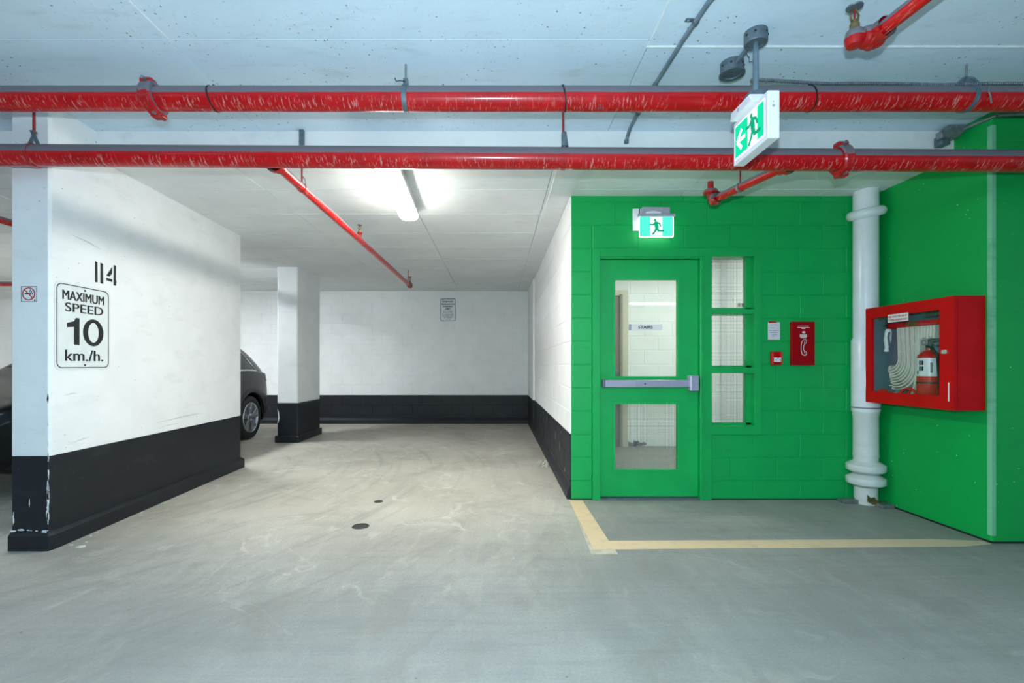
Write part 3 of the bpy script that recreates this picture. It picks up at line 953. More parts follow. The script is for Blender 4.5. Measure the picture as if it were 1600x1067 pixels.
obj('wire_twist', MB().path([(px(1526, Y1), Y1 - R1 - .003, Z1 + .035), (px(1524, Y1), Y1 - R1 - .006, Z1 + .005), (px(1528, Y1), Y1 - R1 - .004, Z1 - .025), (px(1533, Y1), Y1 - R1 + .01, Z1 - .055)], .004, 6), M['steel'], h2)

Y2, R2 = 3.0, .066
z2 = lambda x: 2.50 - .0056 * x
p2 = pipe_run('sprinkler_main', Y2, z2, R2, XL + .02, XFAR - .02, 'lower thick red sprinkler pipe hung just before the bays')
X = px(1314, Y2); coupling(p2, X, Y2, z2(X), R2)
coupling(p2, -5.4, Y2, z2(-5.4), R2)
for x, rm in ((53, 'red_rod'), (880, 'red_rod')):
    X = px(x, Y2); zc = z2(X)
    h = obj('hanger', ring_strap(MB(), (X, Y2, zc), R2 + .0005, .024, .004), M['coupling'], p2, smooth=40)
    obj('rod', MB().path([(X, Y2, zc + R2 + .075), (X, Y2, ZA + .01)], .0075, 10), M[rm], h, smooth=40)
    if x == 53:
        apx = Vector((X, Y2, zc + R2 + .085))
        for sx, e in ((-1, -.05), (1, .045)):
            obj('clevis_leg', MB().prism([(-.012, 0), (.012, 0), (.012 + e, -.10), (-.012 + e, -.10)][::-1], apx + Vector((0, -.012 * sx, 0)), (1, 0, 0), (0, 0, 1), .005), M['steel_dark'], h)
    else:
        obj('clevis', MB().prism([(-.014, 0), (.014, -.0), (.026, -.085), (-.014, -.085)][::-1], (X, Y2 - .014, zc + R2 + .082), (1, 0, 0), (0, 0, 1), .028), M['steel_dark'], h)

def sprinkler_head(t, x, y, z, up=1, s=1.0):
    """upright head standing on a branch pipe: body, two frame arms, deflector"""
    h = obj('sprinkler_head', MB().lathe([(0, 0), (.014 * s, 0), (.014 * s, .016 * s), (.009 * s, .02 * s), (.009 * s, .03 * s), (0, .03 * s)], (x, y, z), (0, 0, up), 12), M['brass'], t, smooth=40)
    for sx in (-1, 1):
        obj('frame_arm', MB().path([(x + .009 * s * sx, y, z + up * .028 * s), (x + .014 * s * sx, y, z + up * .045 * s), (x, y, z + up * .068 * s)], .003 * s, 6), M['brass'], h)
    obj('deflector', MB().lathe([(0, .066 * s), (.022 * s, .068 * s), (.024 * s, .072 * s), (0, .072 * s)], (x, y, z), (0, 0, up), 16), M['steel_dark'], h, smooth=40)
    obj('bulb', MB().path([(x, y, z + up * .03 * s), (x, y, z + up * .06 * s)], .003 * s, 8), M['red_rod'], h)
    return h

def elbow(t, p, r, mat):
    p = Vector(p)
    return obj('elbow', MB().lathe([(0, -r * 1.5), (r * 1.1, -r * 1.3), (r * 1.45, -r * .5), (r * 1.45, r * .5), (r * 1.1, r * 1.3), (0, r * 1.5)], p, (0, 0, 1), 16).lathe([(r * 1.35, -r * 2.0), (r * 1.35, r * .2), (r * 1.1, r * .3)], p, (0, 1, 0), 16), mat, t, smooth=40)

# left branch line into the bay
XB_, ZBr, RB = -1.425, 2.50, .031
b1 = thing('sprinkler_branch', (XB_, 5.4, ZBr), 'thin red sprinkler pipe running back under the bay ceiling', 'pipe')
obj('pipe', MB().path([(XB_, Y2 + R2 - .004 + .0, ZBr), (XB_, 5.4, ZBr), (XB_, 7.78, ZBr)], RB, 20), M['pipe_small'], b1, smooth=40)
obj('tee', MB().lathe([(RB + .03, 0), (RB + .03, .03), (RB + .012, .045), (RB + .012, .09), (RB, .09)], (XB_, Y2 + R2 - .01, ZBr), (0, 1, 0), 20), M['coupling'], b1, smooth=40)
elbow(b1, (XB_, 7.82, ZBr), RB, M['coupling'])
sprinkler_head(b1, XB_, 7.82, ZBr + RB * 1.4, s=1.3)
Yh = 5.0
Yh = 750 * abs(XB_) / (777 - 562)
obj('outlet', MB().lathe([(.02, 0), (.02, RB + .03), (.026, RB + .03), (.026, RB + .045), (0, RB + .045)], (XB_, Yh, ZBr), (0, 0, 1), 14), M['coupling'], b1, smooth=40)
sprinkler_head(b1, XB_, Yh, ZBr + RB + .045, s=1.1)
for yy, zt, yt in ((3.50, ZA + .01, 3.50), (7.66, ZB + .01, 7.66)):
    obj('hanger', ring_strap(MB(), (XB_, yy, ZBr), RB + .0005, .02, .004, axis=Vector((0, 1, 0))), M['coupling'], b1, smooth=40)
    hh = b1.children[-1]
    obj('rod', MB().path([(XB_, yy, ZBr + RB), (XB_, yy, zt)], .0065, 8), M['red_rod'], hh, smooth=40)
    if yy < 4:
        obj('beam_clip', MB().box(XB_ - .017, XB_ + .017, yy - .014, yy + .012, ZA - .13, ZA - .002), M['steel_dark'], hh, bevel=.003)
        obj('swivel_ring', MB().path([(XB_ + .0, yy, ZBr + RB + .06), (XB_ + .022, yy, ZBr + RB + .03), (XB_ + .03, yy, ZBr + RB - .01)], .004, 6), M['steel'], hh)

# right branch above the door, ending in a capped riser
b2 = thing('sprinkler_branch', (1.7, 3.7, 2.5), 'short red sprinkler branch pointing at the green wall above the stair door', 'pipe')
pA, pB = Vector((1.86, Y2 + R2 - .004, 2.485)), Vector((1.705, 3.72, 2.50))
obj('pipe', MB().path([pA, pA.lerp(pB, .5), pB], .030, 20), M['pipe_small'], b2, smooth=40)
obj('tee', MB().lathe([(.058, 0), (.058, .03), (.042, .045), (.042, .08), (.03, .08)], pA - Vector((0, .006, 0)), (pB - pA).normalized(), 20), M['coupling'], b2, smooth=40)
el = elbow(b2, pB + Vector((-.006, .03, 0)), .030, M['coupling'])
obj('collar', MB().lathe([(0, 0), (.052, 0), (.058, .012), (.05, .03), (.03, .034), (0, .034)], pB + Vector((-.03, .05, .05)), (0, 0, 1), 18), M['coupling'], b2, smooth=40)
obj('riser', MB().path([pB + Vector((-.03, .05, 0)), pB + Vector((-.03, .05, .145))], .023, 14), M['coupling'], b2, smooth=40)
yh = 3.48; th = (yh - pA.y) / (pB.y - pA.y); ph = pA.lerp(pB, th)
hh = obj('hanger', ring_strap(MB(), tuple(ph), .031, .02, .004, axis=(pB - pA).normalized()), M['steel'], b2, smooth=40)
obj('rod', MB().path([ph + Vector((0, 0, .03)), (ph.x, ph.y, ZA + .01)], .006, 8), M['red_rod'], hh, smooth=40)

# neighbouring bay's branch, behind the wall stub
b3 = thing('sprinkler_branch', (-4.43, 5.5, 2.5), 'red sprinkler pipe over the neighbouring bay behind the wall stub', 'pipe')
obj('pipe', MB().path([(-4.43, Y2 + R2 - .004, 2.5), (-4.43, 5.5, 2.5), (-4.43, 7.5, 2.5)], RB, 18), M['pipe_small'], b3, smooth=40)
elbow(b3, (-4.43, 7.54, 2.5), RB, M['coupling'])
sprinkler_head(b3, -4.43, 7.54, 2.5 + RB * 1.4, s=1.3)
for yy in (4.2, 7.3):
    hh = obj('hanger', ring_strap(MB(), (-4.43, yy, 2.5), RB + .0005, .02, .004, axis=Vector((0, 1, 0))), M['coupling'], b3, smooth=40)
    obj('rod', MB().path([(-4.43, yy, 2.5 + RB), (-4.43, yy, ZB + .01)], .0065, 8), M['red_rod'], hh)
b5 = thing('sprinkler_main', (-9.5, 8.4, 2.62), 'dark red pipe crossing the far neighbouring bays near the back wall', 'pipe')
obj('pipe', MB().path([(XL + .02, 8.4, 2.62), (-7.0, 8.4, 2.62)], .04, 18), M['pipe_small'], b5, smooth=40)
hh = obj('hanger', ring_strap(MB(), (-9.6, 8.4, 2.62), .0405, .02, .004), M['coupling'], b5, smooth=40)
obj('rod', MB().path([(-9.6, 8.4, 2.66), (-9.6, 8.4, ZB + .01)], .0065, 8), M['red_rod'], hh)

# upper right branch with an upright head, coming from a third main overhead
ZU = 2.715
b4 = thing('sprinkler_branch', (1.7, 2.1, ZU), 'red sprinkler branch with an upright head at the top beside the exit sign', 'pipe')
e4 = Vector((1.72, 2.17, ZU - .005))
s4 = Vector((1.79, 1.50, ZU))
obj('pipe', MB().path([s4, s4.lerp(e4, .5), e4], .032, 20), M['pipe_small'], b4, smooth=40)
obj('elbow', MB().lathe([(0, -.055), (.04, -.05), (.05, -.02), (.05, .02), (.04, .045), (0, .05)], e4 + Vector((-.005, .03, .0)), (1, 0, 0), 16).lathe([(.046, -.075), (.046, -.04), (.04, 0), (.045, .03), (0, .045)], e4 + Vector((0, .03, 0)), (e4 - s4).normalized(), 16), M['coupling'], b4, smooth=40)
obj('side_outlet', MB().path([e4 + Vector((0, .035, 0)), e4 + Vector((-.07, .04, .0))], [.036, .040], 14).lathe([(0, -.04), (.034, -.034), (.042, 0), (.034, .034), (.02, .045), (0, .045)], e4 + Vector((-.075, .04, 0)), (0, 0, 1), 16), M['coupling'], b4, smooth=40)
sprinkler_head(b4, e4.x - .075, e4.y + .04, e4.z + .042, s=1.45)
p3 = thing('sprinkler_main', (2, 1.50, ZU), 'third red sprinkler pipe overhead at the top edge above the aisle', 'pipe')
obj('pipe', MB().path([(1.70, 1.46, ZU), (4.2, 1.46, ZU), (XFAR - .02, 1.46, ZU)], .05, 24), M['pipe'], p3, smooth=40)
obj('end_cap', MB().lathe([(.05, .0), (.058, 0), (.058, .05), (.04, .065), (0, .065)], (1.72, 1.46, ZU), (-1, 0, 0), 20), M['coupling'], p3, smooth=40)
for X in (2.6, 5.2):
    rod_hanger(p3, X, 1.46, ZA + .01, ZU, .05, M['steel'], M['steel_dark'])

# armoured cable lying on the upper main
cbx = MB()
pts = []
N = 150
X0, X1 = 1.44, XFAR - .1
for i in range(N + 1):
    t = i / N; X = X0 + (X1 - X0) * t
    sag = .006 * math.sin(X * 5.0) + .012 * math.exp(-((X - 1.5) / .18) ** 2)
    pts.append((X, Y1 - .012 + .008 * math.sin(X * 3.1), Z1 + R1 + .010 + abs(sag)))
cbx.path(pts, .008, 8)
ac = thing('armoured_cable', (1.6, Y1, Z1 + R1), 'thin ribbed metal cable lying along the top of the upper red pipe', 'cable')
obj('core', cbx, M['steel_dark'], ac, smooth=60)
rg = MB()
X = X0
while X < 3.4:
    t = (X - X0) / (X1 - X0) * N; i = min(N - 1, int(t)); f_ = t - i
    p = Vector(pts[i]).lerp(Vector(pts[i + 1]), f_)
    rg.lathe([(.0075, -.004), (.0105, -.002), (.0105, .002), (.0075, .004)], p, (1, 0, 0), 8)
    X += .013
rr = obj('ribs', rg, M['steel'], ac)
rr['kind'] = 'stuff'

# ------------------------------------------------------------------ electrical conduit on the aisle ceiling
RC = .0125
cd = thing('conduit', (.96, 2.5, ZA), 'long grey conduit crossing the aisle ceiling and bending down the step', 'conduit')
zc = ZA - RC - .002
obj('pipe', MB().path([(1.16, 2.04, zc), (1.09, 2.06, zc), (1.02, 2.12, zc), (.99, 2.25, zc), (.972, 2.5, zc), (.955, 2.94, zc), (.952, 3.30, zc), (.948, 3.42, zc - .01), (.945, 3.475, zc - .035), (.94, 3.492, zc - .07)], RC, 12), M['conduit'], cd, smooth=50)
obj('end_fitting', MB().path([(.94, 3.492, zc - .062), (.9395, 3.494, zc - .085)], .017, 12), M['steel_dark'], cd, smooth=40)
obj('coupler', MB().path([(.958, 2.90, zc), (.9565, 2.96, zc)], .016, 12), M['steel_dark'], cd, smooth=40)
for (X, Y) in ((.983, 2.38), (.952, 3.24)):
    st = obj('strap', ring_strap(MB(), (X, Y, zc), RC, .022, .003, axis=Vector((0, 1, 0))), M['steel_dark'], cd, smooth=40)
    obj('strap_ear', MB().box(X - .05, X - RC, Y - .011, Y + .011, ZA - .005, ZA - .0005), M['steel_dark'], st)
    obj('screw', MB().lathe([(0, .008), (.006, .006), (.008, 0)], (X - .035, Y, ZA - .005), (0, 0, -1), 8), M['steel'], st)

def round_box(t, x, y, ztop, r, h, name='junction_box'):
    o = obj(name, MB().lathe([(0, 0), (r, 0), (r, h - .006), (r - .003, h), (r - .012, h), (r - .014, h - .008), (0, h - .008)], (x, y, ztop), (0, 0, -1), 20), M['steel_dark'], t, smooth=35)
    for a in (.4, 1.0, 3.4, 4.2):
        obj('screw', MB().lathe([(0, .003), (.005, .003), (.006, 0)], (x + r * math.cos(a), y - r * abs(math.sin(a)), ztop - h * .4), (math.cos(a), -abs(math.sin(a)), 0), 8), M['ink'], o)
    return o

# hanging exit sign
XS, YSg = 1.297, 2.445
es = thing('exit_sign', (XS, YSg, 2.28), 'hanging white exit sign with green running figure and left arrow before the red pipes', 'exit sign')
jb = round_box(es, 1.33, 2.47, ZA, .056, .062)
obj('rod', MB().path([(1.33, 2.47, ZA - .055), (1.325, 2.46, 2.585)], .0135, 14), M['conduit'], es, smooth=40)
cn = MB().lathe([(0, 0), (.062, 0), (.062, .018), (.05, .045), (.02, .05), (0, .05)], (1.325, 2.46, 2.548), (0, 0, 1), 20)
obj('canopy', cn, M['steel_dark'], es, smooth=35)
yn, yf = 2.28, 2.612
xl, xr_ = XS - .012, XS + .046
zb, zt = 2.286, 2.515
obj('housing', MB().box(xl, xr_, yn, yf, zb, zt), M['plastic_white'], es, bevel=.006)
obj('top_cap', MB().prism([(.0, 0), (.215, 0), (.20, .042), (.015, .042)], (xl - .035, 2.58, zt - .004), (0, -1, 0), (0, 0, 1), -.085), M['plastic_white'], es, bevel=.005)
obj('cap_screw', MB().lathe([(0, .004), (.008, .003), (.01, 0)], (xl - .035, 2.49, zt + .016), (-1, 0, 0), 10), M['plastic_grey'], es)
# legend: read looking towards +X, its right is -Y
O = Vector((xl, yf - .02, zb + .025)); R_ = Vector((0, -1, 0)); U_ = Vector((0, 0, 1))
W_, H_ = .288, .178
lg = obj('legend', MB().prism([(0, 0), (W_, 0), (W_, H_), (0, H_)], O, R_, U_, .0022), M['exit_white'], es)
obj('green_field', flat(MB(), [(.006, .006), (W_ - .006, .006), (W_ - .006, H_ - .006), (.006, H_ - .006)], O, R_, U_, .003), M['exit_green'], lg)
dr = MB()
flat(dr, [(.135, .006), (.225, .006), (.225, H_ - .006), (.135, H_ - .006)], O, R_, U_, .0036)
for a, b in (((.028, .085), (.075, .135)), ((.028, .085), (.075, .035)), ((.03, .085), (.11, .085))):
    flat(dr, capsule(a, b, .021, 1), O, R_, U_, .0036)
obj('arrow_and_doorway', dr, M['exit_white'], lg)
def running_man(mb, ox, oy, s, O, R_, U_, lift):
    """green figure running to the left, s = height"""
    P_ = lambda x, y: (ox + x * s, oy + y * s)
    flat(mb, circ(*P_(.02, .91), .085 * s, 16), O, R_, U_, lift)
    for a, b, wd in (((.07, .72), (.13, .45), .20), ((.02, .74), (-.12, .62), .085), ((-.12, .62), (-.28, .64), .08), ((.14, .76), (.30, .70), .085), ((.30, .70), (.36, .54), .08),
                     ((.10, .45), (.04, .24), .115), ((.04, .24), (-.12, .03), .10), ((.16, .45), (.22, .24), .115), ((.22, .24), (.52, .24), .10)):
        flat(mb, capsule(P_(*a), P_(*b), wd * 1.3 * s, 5), O, R_, U_, lift)
    return mb
obj('running_figure', running_man(MB(), .168, .012, .155, O, R_, U_, .0044), M['exit_man'], lg)
obj('test_button', MB().lathe([(0, .003), (.006, .003), (.007, 0)], (XS + .015, yn, 2.44), (0, -1, 0), 12).lathe([(0, .002), (.003, .002), (.003, 0)], (XS + .015, yn, 2.46), (0, -1, 0), 8), M['plastic_grey'], es)
obj('base_screw', MB().lathe([(0, .002), (.006, .002), (.006, 0)], (xl + .004, yn + .06, zb + .01), (-1, 0, 0), 10), M['ink'], es)

jb2 = thing('junction_box', (1.33, 2.75, ZA - .07), 'round grey ceiling box on a short conduit left of the hanging exit sign', 'junction box')
round_box(jb2, 1.33, 2.72, ZA, .062, .068, 'box')
obj('rim', MB().lathe([(.062, .06), (.068, .06), (.068, .07), (.05, .072)], (1.33, 2.72, ZA), (0, 0, -1), 20), M['steel_dark'], jb2, smooth=40)
obj('nipple', MB().path([(1.33, 2.52, ZA - .03), (1.33, 2.67, ZA - .03)], .0125, 12), M['conduit'], jb2, smooth=40)
obj('loose_wire', MB().path([(1.345, 2.60, ZA - .02), (1.365, 2.60, ZA - .05), (1.37, 2.61, ZA - .035), (1.385, 2.64, ZA - .045), (1.42, 2.66, ZA - .03)], .0015, 5), M['tie'], jb2)

# bracket and conduit at the top of the green corner
bk = thing('conduit_bracket', (3.25, 3.45, 2.86), 'grey metal conduit fitting at the top of the green wall corner', 'conduit')
obj('channel', MB().prism([(-.09, -.045), (.02, -.045), (.09, .02), (.07, .05), (-.04, .045), (-.10, .0)], (3.255, 3.46, 2.868), (1, 0, 0), (0, 0, 1), .05), M['steel'], bk, bevel=.004)
obj('box', MB().box(3.19, 3.25, 3.44, 3.51, 2.79, 2.86), M['steel_dark'], bk, bevel=.004)
obj('pipe', MB().path([(3.36, 3.23, 2.885), (3.6, 3.225, 2.895), (4.4, 3.225, 2.90)], .012, 10).path([(3.32, 3.42, 2.885), (3.34, 3.30, 2.885), (3.36, 3.23, 2.885)], .012, 10), M['steel'], bk, smooth=40)

# ------------------------------------------------------------------ ceiling lights
def tube_light(name, cx, cy, ztop, length, rot, mat, label, group=None, wdt=.155):
    t = thing(name, (cx, cy, ztop), label, 'ceiling light', group)
    ca, sa = math.cos(rot), math.sin(rot)
    W3 = lambda u, v, z: (cx + u * ca - v * sa, cy + u * sa + v * ca, z)
    def stadium(hw, hl, n=10):
        p = []
        for k in range(n + 1):
            a = PI * k / n
            p.append((hw * math.cos(a), hl - hw + hw * math.sin(a)))
        for k in range(n + 1):
            a = PI + PI * k / n
            p.append((hw * math.cos(a), -hl + hw + hw * math.sin(a)))
        return p
    hl = length / 2
    def shells(levels):
        mb = MB(); base = 0; n_ = None
        for hw, h2, z in levels:
            st = stadium(hw, h2); n_ = len(st)
            mb.v += [Vector(W3(u, v, z)) for u, v in st]
        for l in range(len(levels) - 1):
            for i in range(n_):
                j = (i + 1) % n_
                mb.f.append((l * n_ + i, l * n_ + j, (l + 1) * n_ + j, (l + 1) * n_ + i))
        mb.f.append(tuple(range((len(levels) - 1) * n_, len(levels) * n_)))
        mb.f.append(tuple(range(n_))[::-1])
        return mb
    h = wdt / 2
    obj('housing', shells([(h, hl, ztop), (h + .004, hl + .004, ztop - .02), (h + .004, hl + .004, ztop - .062)]), M['lamp_body'], t, smooth=40)
    obj('diffuser', shells([(h, hl, ztop - .062), (h, hl, ztop - .066), (h * .93, hl - .006, ztop - .082), (h * .72, hl - .02, ztop - .092), (h * .3, hl - .05, ztop - .097)]), mat, t, smooth=40)
    return t
tube_light('ceiling_light', -.82, 4.02, ZB - .034, 1.26, math.radians(2.2), M['tube_bay'], 'lit white tube light on the bay ceiling, half behind the lower red pipe', wdt=.175)
for yy in (3.7, 4.3):
    obj('stem', MB().box(-.83, -.80, yy, yy + .04, ZB - .036, ZB + .004), M['lamp_body'], bpy.data.objects['ceiling_light'])
for (X, Y) in ((4.15, -4.1), (-0.9, -4.1), (-6.0, -4.1), (-6.4, .6), (-10.0, -1.0)):
    tube_light('ceiling_light', X, Y, ZA - .012, 1.25, PI / 2, M['tube_aisle'], 'white tube light on the aisle ceiling behind the viewpoint', 'aisle tube lights', wdt=.17)
tube_light('ceiling_light', 2.6, 5.6, ZB - .012, 1.25, PI / 2, M['tube_stair'], 'white tube light on the stair lobby ceiling behind the green wall')
tube_light('ceiling_light', -5.0, 7.0, ZB - .012, 1.25, 0, M['fill_next'], 'added fill tube over the bay of the dark car, hidden behind the wall stub')  # added out of view to lift the back of the bay
tube_light('ceiling_light', -8.2, 5.6, ZB - .012, 1.25, 0, M['fill_next'], 'added unseen fill tube over the far neighbouring bays past the dark car')  # second added lamp, more fill for the back wall

# ------------------------------------------------------------------ exit sign above the door
e2 = thing('exit_sign', (fx(1020), YD, fz(358)), 'lit green running figure exit sign above the stair door', 'exit sign')
obj('wall_plate', MB().box(fx(988), fx(1002), YD - .022, YD - .001, fz(361), fz(326.5)), M['plastic_white'], e2, bevel=.004)
obj('battery_box', MB().prism([(fx(1000), fz(344)), (fx(1043), fz(344)), (fx(1042.5), fz(327)), (fx(1000), fz(326.5))], (0, YD - .001, 0), (1, 0, 0), (0, 0, 1), .07), M['plastic_grey'], e2, bevel=.005)
obj('canopy_arch', MB().prism([(fx(1003), fz(340)), (fx(1030), fz(340)), (fx(1028), fz(334.5)), (fx(1017), fz(333)), (fx(1006), fz(334.5))], (0, YD - .071, 0), (1, 0, 0), (0, 0, 1), .004), M['plastic_white'], e2)
obj('cable', MB().path([(fx(998), YD - .026, fz(326.5)), (fx(997.5), YD - .03, fz(332)), (fx(998), YD - .03, fz(338))], .004, 6), M['tie'], e2)
obj('top_bar', MB().path([(fx(992.5), YD - .085, fz(340.3)), (fx(1049), YD - .085, fz(340.3))], .0135, 12), M['plastic_grey'], e2, smooth=40)
yq = YD - .088
pn = obj('panel', MB().prism(rrect(fx(994), fx(1047), fz(374.5), fz(342), .012), (0, yq + .006, 0), (1, 0, 0), (0, 0, 1), .006), M['exit_white'], e2)
obj('green_field', flat(MB(), rrect(fx(995.2), fx(1045.8), fz(373), fz(342.6), .010), (0, yq, 0), (1, 0, 0), (0, 0, 1), .0008), M['exit_mint'], pn)
dw = MB()
flat(dw, [(fx(1011), fz(371.5)), (fx(1029.5), fz(371.5)), (fx(1029.5), fz(343.5)), (fx(1011), fz(343.5))], (0, yq, 0), (1, 0, 0), (0, 0, 1), .0014)
obj('doorway', dw, M['exit_white'], pn)
obj('running_figure', running_man(MB(), fx(1018), fz(370), .137, (0, yq, 0), (1, 0, 0), (0, 0, 1), .002), M['exit_man'], pn)
for x in (997.5, 1043):
    obj('screw', MB().lathe([(0, .003), (.007, .002), (.008, 0)], (fx(x), yq - .0008, fz(371)), (0, -1, 0), 10), M['plastic_white'], pn)
# small green glow of the lit sign on the wall comes from the emissive panel itself

# ------------------------------------------------------------------ things on the green door wall
ph = thing('phone_plate', (fx(1251), YD, fz(536)), 'tall dark red emergency telephone plate with white handset outline on the green wall', 'phone plate')
py0 = YD - .002
obj('plate', MB().box(fx(1233.5), fx(1269), py0 - .035, py0, fz(570), fz(502.5)), M['red_plate'], ph, bevel=.003)
o_ = Vector((0, py0 - .035, 0)); RX, UZ = Vector((1, 0, 0)), Vector((0, 0, 1))
pt = MB()
for yy_, wd, hh in ((509.5, 17, .7), (511.5, 19, .7), (513.2, 6, .9), (523.3, 11, 1.6), (525.6, 11, 1.4), (527.4, 9, 1.2)):
    flat(pt, [(fx(1251 - wd / 2), fz(yy_ + hh / 2)), (fx(1251 + wd / 2), fz(yy_ + hh / 2)), (fx(1251 + wd / 2), fz(yy_ - hh / 2)), (fx(1251 - wd / 2), fz(yy_ - hh / 2))], o_, RX, UZ)
flat(pt, [(fx(1251.5) + .016 * math.cos(a * PI / 6), fz(519) + .009 * math.sin(a * PI / 6)) for a in range(12)], o_, RX, UZ)
obj('printed_lines', pt, M['sign_white'], ph)
# handset outline
hs = [(1253.5, 530), (1256, 531), (1255.5, 535.5), (1253, 537), (1251.4, 540), (1251.2, 546), (1253, 548.5), (1255.6, 549.5), (1256, 553.5), (1253, 555), (1249.5, 553.5), (1247.6, 548), (1247.4, 540), (1248.8, 533.5), (1251, 530.6)]
hp = [(fx(x), fz(y)) for x, y in hs]
ho = MB()
for i in range(len(hp)):
    flat(ho, capsule(hp[i], hp[(i + 1) % len(hp)], .0055, 3), o_, RX, UZ)
flat(ho, capsule((fx(1253.5), fz(531)), (fx(1252.5), fz(536)), .004, 3), o_, RX, UZ)
flat(ho, capsule((fx(1252.5), fz(549)), (fx(1253.5), fz(554)), .004, 3), o_, RX, UZ)
obj('handset_outline', ho, M['sign_white'], ph)

nt = thing('notice', (fx(1209), YD, fz(516)), 'small white printed notice with red top edge on the green wall', 'notice')
obj('sheet', MB().box(fx(1199.5), fx(1218), py0 - .004, py0, fz(530), fz(503)), M['paper'], nt)
obj('red_header', MB().prism([(fx(1200.5), fz(504.5)), (fx(1214), fz(504)), (fx(1211), fz(501.5)), (fx(1200.5), fz(501))], (0, py0, 0), RX, UZ, .0046), M['ink_red'], nt)
pr = MB()
for yy_, a, b in ((507, 1203, 1213), (512, 1203, 1210), (515.8, 1201, 1216.5), (519, 1202, 1215), (522.5, 1205, 1214), (525, 1206, 1209)):
    flat(pr, [(fx(a), fz(yy_ + .35)), (fx(b), fz(yy_ + .35)), (fx(b), fz(yy_ - .35)), (fx(a), fz(yy_ - .35))], (0, py0 - .004, 0), RX, UZ)
obj('printed_lines', pr, M['ink_grey'], nt)
obj('red_footer', MB().prism([(fx(1201), fz(531.2)), (fx(1208), fz(531.2)), (fx(1208), fz(530)), (fx(1201), fz(530))], (0, py0, 0), RX, UZ, .0046), M['ink_red'], nt)

al = thing('fire_alarm_pull', (fx(1210), YD, fz(559)), 'small red fire alarm pull station under the notice', 'fire alarm')
obj('body', MB().box(fx(1202.5), fx(1218.5), py0 - .03, py0, fz(569.5), fz(548.8)), M['cab_red'], al, bevel=.006)
for a, b in ((1202.5, 1205), (1216.2, 1218.5)):
    obj('cheek', MB().box(fx(a), fx(b), py0 - .042, py0 - .02, fz(569), fz(549.5)), M['red_ext'], al, bevel=.004)
hd = obj('pull_handle', MB().box(fx(1205.3), fx(1216), py0 - .045, py0 - .028, fz(565), fz(558)), M['plastic_white'], al, bevel=.004)
mk = MB()
flat(mk, capsule((fx(1207), fz(562)), (fx(1208.6), fz(562)), .008, 3), (0, py0 - .045, 0), RX, UZ)
flat(mk, capsule((fx(1213), fz(562)), (fx(1214.6), fz(562)), .008, 3), (0, py0 - .045, 0), RX, UZ)
flat(mk, [(fx(1209.2), fz(559)), (fx(1210.6), fz(560.8)), (fx(1212), fz(559)), (fx(1211.2), fz(558.4)), (fx(1210), fz(558.4))], (0, py0 - .045, 0), RX, UZ)
obj('marks', mk, M['ink'], hd)

# ------------------------------------------------------------------ signs
def rounded_sign(t, O, R_, U_, wdt, hgt, rad, border_off, border_w, ink):
    obj('plate', MB().prism(rrect(0, wdt, 0, hgt, rad), O, R_, U_, .003), M['sign_white'], t)
    a = border_off; b = border_off + border_w
    N_ = Vector(R_).cross(Vector(U_))
    obj('border', MB().frame2d(rrect(a, wdt - a, a, hgt - a, rad - a * .5), rrect(b, wdt - b, b, hgt - b, rad - b * .5), Vector(O) + N_ * .003, R_, U_, .0008), ink, t)

# speed limit sign on the wall stub
WS, HS = .475, .60
N_ = TL.cross(Vector((0, 0, 1)))
O = LP(.013, 1.172) + N_ * .001
ss = thing('speed_sign', O, 'white rounded sign reading MAXIMUM SPEED 10 km./h. on the wall stub', 'sign')
rounded_sign(ss, O, TL, UZ, WS, HS, .045, .014, .006, M['ink'])
On = O + N_ * .003
lt = MB()
add_text(lt, 'MAXIMUM', .237, .480, .064, On, TL, UZ, width=.355, fat=.0030)
add_text(lt, 'SPEED', .243, .400, .062, On, TL, UZ, width=.325, fat=.0024)
# the two large digits, drawn as shapes
flat(lt, [(.150, .175), (.196, .175), (.196, .362), (.165, .362), (.150, .338), (.094, .322), (.094, .292), (.150, .298)], On, TL, UZ)
obj('lettering', lt, M['ink'], ss)
zz_o = [(.318 + .092 * math.cos(2 * PI * k / 28), .268 + .098 * math.sin(2 * PI * k / 28)) for k in range(28)]
zz_i = [(.318 + .048 * math.cos(2 * PI * k / 28), .268 + .072 * math.sin(2 * PI * k / 28)) for k in range(28)]
obj('lettering', MB().frame2d(zz_o, zz_i, On, TL, UZ, .0012), M['ink'], ss)
km = MB()
add_text(km, 'km./h.', .243, .062, .078, On, TL, UZ, width=.325, fat=.003)
flat(km, circ(.243, .034, .005, 8), On, TL, UZ); flat(km, circ(.243, .562, .005, 8), On, TL, UZ)
obj('lettering', km, M['ink'], ss)
obj('bolt', MB().lathe([(0, .004), (.006, .004), (.008, 0)], On + TL * .243 + UZ * .034, N_, 8).lathe([(0, .004), (.006, .004), (.008, 0)], On + TL * .243 + UZ * .562, N_, 8), M['ink'], ss)

